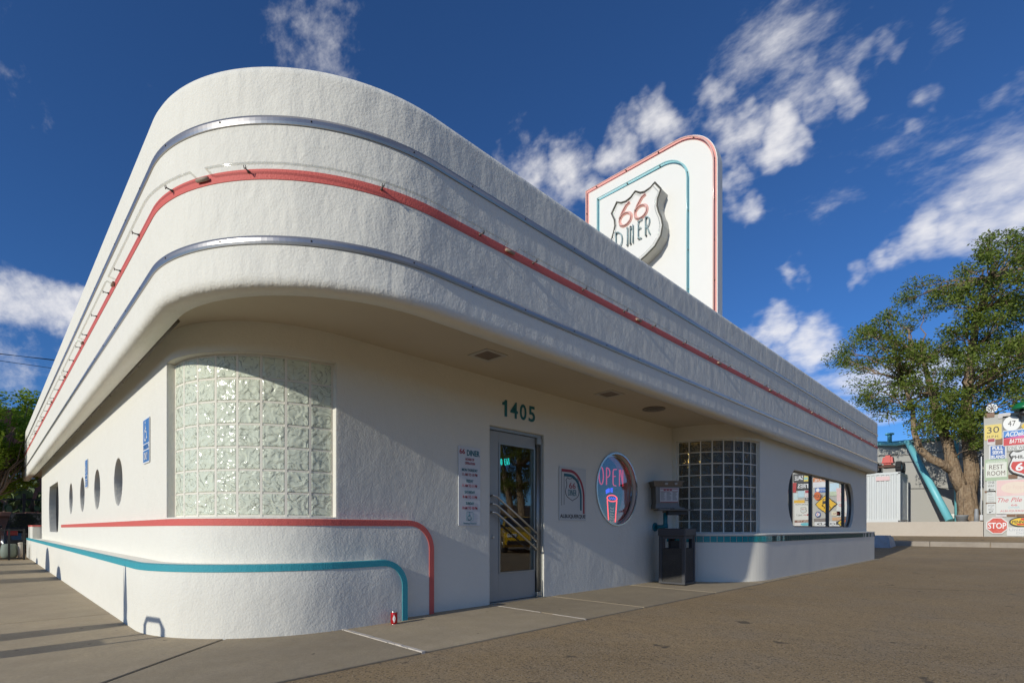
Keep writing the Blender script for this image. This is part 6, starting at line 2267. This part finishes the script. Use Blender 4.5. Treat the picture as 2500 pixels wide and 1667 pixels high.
def car(name, label, loc, rz, paint, plate_txt=None, L_=4.5, Wc=1.8, H=1.45):
    root = thing(name, label, 'car', loc)
    M = Matrix.Translation(loc) @ Matrix.Rotation(rz, 4, 'Z')

    def put(mb, nm, m, par=root, sm=False):
        mb.v = [tuple(M @ Vector(p)) for p in mb.v]
        o = mb.build(nm, m, par)
        WORLD[o.name] = Matrix.Identity(4) if par is root else WORLD.get(o.name, Matrix.Identity(4))
        return o
    hl_ = L_ / 2
    # body along x (front +x): side profile swept across the width with tumblehome
    side = [(-hl_, .35), (-hl_ + .03, .75), (-hl_ + .12, .92), (-hl_ * .62, .98), (hl_ * .30, .96), (hl_ * .62, .90), (hl_ * .93, .78), (hl_, .62), (hl_, .34), (hl_ * .9, .22), (-hl_ * .92, .22)]
    mb = MB(); vs = []
    cols = [(-1, .0, .93), (-.96, .0, 1), (-.5, .012, 1.0), (.5, .012, 1.0), (.96, 0, 1), (1, 0, .93)]
    for (f, dz, sc_) in cols:
        for (x, z) in side:
            vs.append((x * (1 if abs(f) < .9 else .985), f * Wc / 2, .22 + (z - .22) * sc_ + dz))
    k = len(side)
    fs = [(i * k + j, i * k + (j + 1) % k, (i + 1) * k + (j + 1) % k, (i + 1) * k + j) for i in range(len(cols) - 1) for j in range(k)]
    fs += [tuple(range(k)), tuple((len(cols) - 1) * k + j for j in range(k))[::-1]]
    mb.add(vs, fs)
    put(mb, 'body', paint)
    gh = [(-hl_ * .80, .95), (-hl_ * .60, H), (hl_ * .02, H + .01), (hl_ * .42, .95)]
    mb = MB(); vs = []
    for (f, t_) in ((-1, 0), (1, 0)):
        for (x, z) in gh:
            w_ = Wc / 2 * (.94 if z < 1 else .76)
            vs.append((x, f * w_, z))
    mb.add(vs, [(0, 1, 2, 3), (7, 6, 5, 4), (0, 4, 5, 1), (1, 5, 6, 2), (2, 6, 7, 3), (3, 7, 4, 0)])
    put(mb, 'cabin', paint)
    cg = mat('car_glass', (.012, .014, .016), .06, spec=.7)

    def quad(a, b, c, d, nm, off):
        P = [Vector(p) for p in (a, b, c, d)]
        ce_ = sum(P, Vector()) / 4
        n_ = (P[1] - P[0]).cross(P[2] - P[0]).normalized()
        if n_.dot(ce_ - Vector((0, 0, .9))) < 0: n_ = -n_
        Q = [ce_ + (p - ce_) * .88 for p in P]
        mb = MB(); mb.add([q + n_ * .004 for q in Q] + [q - n_ * .01 for q in Q], [(0, 1, 2, 3), (7, 6, 5, 4), (0, 4, 5, 1), (1, 5, 6, 2), (2, 6, 7, 3), (3, 7, 4, 0)])
        put(mb, nm, cg)
    g_ = lambda i, s_: (gh[i][0], s_ * Wc / 2 * (.94 if gh[i][1] < 1 else .76), gh[i][1])
    quad(g_(2, -1), g_(2, 1), g_(3, 1), g_(3, -1), 'windscreen', 0)
    quad(g_(0, -1), g_(0, 1), g_(1, 1), g_(1, -1), 'rear_window', 0)
    for s_ in (-1, 1):
        quad(g_(0, s_), g_(1, s_), g_(2, s_), g_(3, s_), 'side_window', 0)
        for x in (-hl_ * .58, hl_ * .60):
            mb = MB().tube([(x, s_ * (Wc / 2 - .20), .33), (x, s_ * (Wc / 2 + .01), .33)], .33, 22)
            o = put(mb, 'wheel', rubber)
            put(MB().tube([(x, s_ * (Wc / 2 - .02), .33), (x, s_ * (Wc / 2 + .018), .33)], .21, 16), 'rim', steel, o)
        put(MB().box(hl_ - .14, hl_ + .012, s_ * .62 - .18, s_ * .62 + .18, .60, .73, .02), 'headlight', mat('headlight', (.6, .62, .65), .1, spec=.8))
        put(MB().box(-hl_ - .012, -hl_ + .10, s_ * .68 - .14, s_ * .68 + .14, .68, .84, .02), 'tail_light', mat('tail_light', (.25, .01, .01), .2))
        put(MB().box(hl_ * .2, hl_ * .3, s_ * (Wc / 2 + .0) - .0 * s_, s_ * (Wc / 2 + .16), .93, 1.05, .02) if s_ > 0 else MB().box(hl_ * .2, hl_ * .3, -(Wc / 2 + .16), -(Wc / 2), .93, 1.05, .02), 'mirror', paint)
        put(MB().box(-.25, -.08, s_ * Wc / 2 - .012, s_ * Wc / 2 + .022, .78, .81, .004), 'door_handle', black)
    put(MB().box(hl_ - .05, hl_ + .03, -Wc * .45, Wc * .45, .32, .48, .03), 'bumper', black)
    put(MB().box(-hl_ - .03, -hl_ + .05, -Wc * .45, Wc * .45, .35, .52, .03), 'bumper', black)
    put(MB().box(-hl_ - .03, -hl_ + .01, -.26, .26, .66, .80), 'licence_plate', flat('plate_yellow', (.42, .30, .16)))
    return root


car('parked_car', 'dark blue car parked behind the gate in front of the brick wall', (1.35, 27.9, 0), R(90), mat('car_dark', (.012, .014, .022), .2, coat=.8), H=1.5)
car('yellow_car', 'yellow car across the lot, mirrored in the lower door glass', (15.6, -5.6, 0), R(128), mat('car_yellow', (.62, .38, .01), .25, coat=.8), H=1.4)

# overhead wires at the far left
for (u0, v0, u1, v1, lab) in ((-300, 826, 200, 888, 'uppermost overhead wire at the left edge of the sky'), (-300, 833, 200, 885, 'middle overhead wire at the left edge of the sky'), (-300, 838, 200, 909, 'lowest overhead wire at the left edge of the sky')):
    a = on_y(u0, v0, 38); b = on_y(u1, v1, 38)
    d = (b - a)
    pts = [a + d * t for t in np.linspace(-1.0, 1.6, 9)]
    o = MB().tube(pts, .014, 5).build('overhead_wire', black)
    tag(o, lab, 'wire', 'overhead wires')

# made-up shapes left of the frame, added to cast shadows on pavement and plinth
dirx = Vector((math.cos(R(SUN_AZ)), math.sin(R(SUN_AZ))))
tE = math.tan(R(SUN_EL))


def src(y_wall, z_wall, dist, x_wall=.95):
    """foot and height of an upright thing whose shadow ends at that wall height"""
    return x_wall - dist, y_wall - dist * math.tan(R(SUN_AZ)), z_wall + dist / math.cos(R(SUN_AZ)) * tE


x_, y_, h_ = src(6.2, .56, 2.6)
po = thing('post_shadow_caster', 'unseen tapering post shape added to cast a shadow left of the corner window', 'post', (x_, y_, 0))
MB().lathe((x_, y_, 0), [(.20, 0), (.23, .2), (.22, .55), (.17, .8), (.12, .95), (.07, 1.0), (.09, 1.12), (.06, 1.3), (.02, h_)], 14).build('shaft', dark_metal, po)  # invented outline, shaped only for the shadow it throws
MB().lathe((x_, y_ + .09, 0), [(.012, .0), (.012, h_ - .15), (.004, h_ - .02)], 8).build('rod', dark_metal, po)
x_, y_, h_ = src(5.36, .17, 2.2)
po = thing('hoop_shadow_caster', 'unseen low hoop shape added to cast a shadow near the diner corner', 'hoop_caster', (x_, y_, 0))
MB().box(x_ - .01, x_ + .01, y_ - .13, y_ + .13, .0, h_ * .72).build('panel', dark_metal, po)  # unseen panel and hoop, added for the shadow they throw
MB().tube([(x_, y_ - .13, 0), (x_, y_ - .13, h_ - .06), (x_, y_ - .09, h_), (x_, y_ + .09, h_ - .02), (x_, y_ + .13, h_ - .08), (x_, y_ + .13, 0)], .025, 8).build('hoop', dark_metal, po)
for (yw, zw, wd, lab) in ((12.75, .17, .55, 'unseen rounded shape added for its shadow, lower of the two'), (15.25, .44, .62, 'unseen rounded shape added for its shadow, taller of the two'), (18.6, .10, .5, 'unseen rounded shape added for its shadow near the gate')):
    x_, y_, h_ = src(yw, zw, 2.8)
    bo = MB().lathe((x_, y_, 0), [(wd, -.02), (wd * 1.02, h_ * .5), (wd * .9, h_ * .8), (wd * .6, h_ * .95), (wd * .15, h_)], 18)
    random.seed(int(yw))
    bo.v = [(p[0] + random.uniform(-.02, .02), p[1] + random.uniform(-.02, .02), p[2]) for p in bo.v]
    o = bo.build('shadow_caster', conc_kerb)  # unseen mound, invented for the shadow it throws
    tag(o, lab, 'shadow_caster', 'added shadow casters at the kerb')

# across the street, behind the camera: mirrored in the round window and the door
fb = thing('tan_building', 'long low tan building across the street, mirrored in the round window', 'building', (18, -46, 0))
MB().box(-10, 60, -56, -46, -.1, 4.2).build('wall', mat('tan_stucco', (.42, .30, .20), .9, var=(.4, .3, (.34, .24, .16))), fb)
MB().box(-10.2, 60.2, -56.2, -45.8, 4.2, 4.5).build('parapet', conc_pale, fb)
for k in range(9):
    x_ = -4 + k * 7
    w = MB().box(x_, x_ + 2.4, -46.02, -45.9, .9, 2.9).build('window', black, fb)
    MB().box(x_ + .1, x_ + 2.3, -45.9, -45.88, 1.0, 2.8).build('pane', MATS['car_glass'], w)
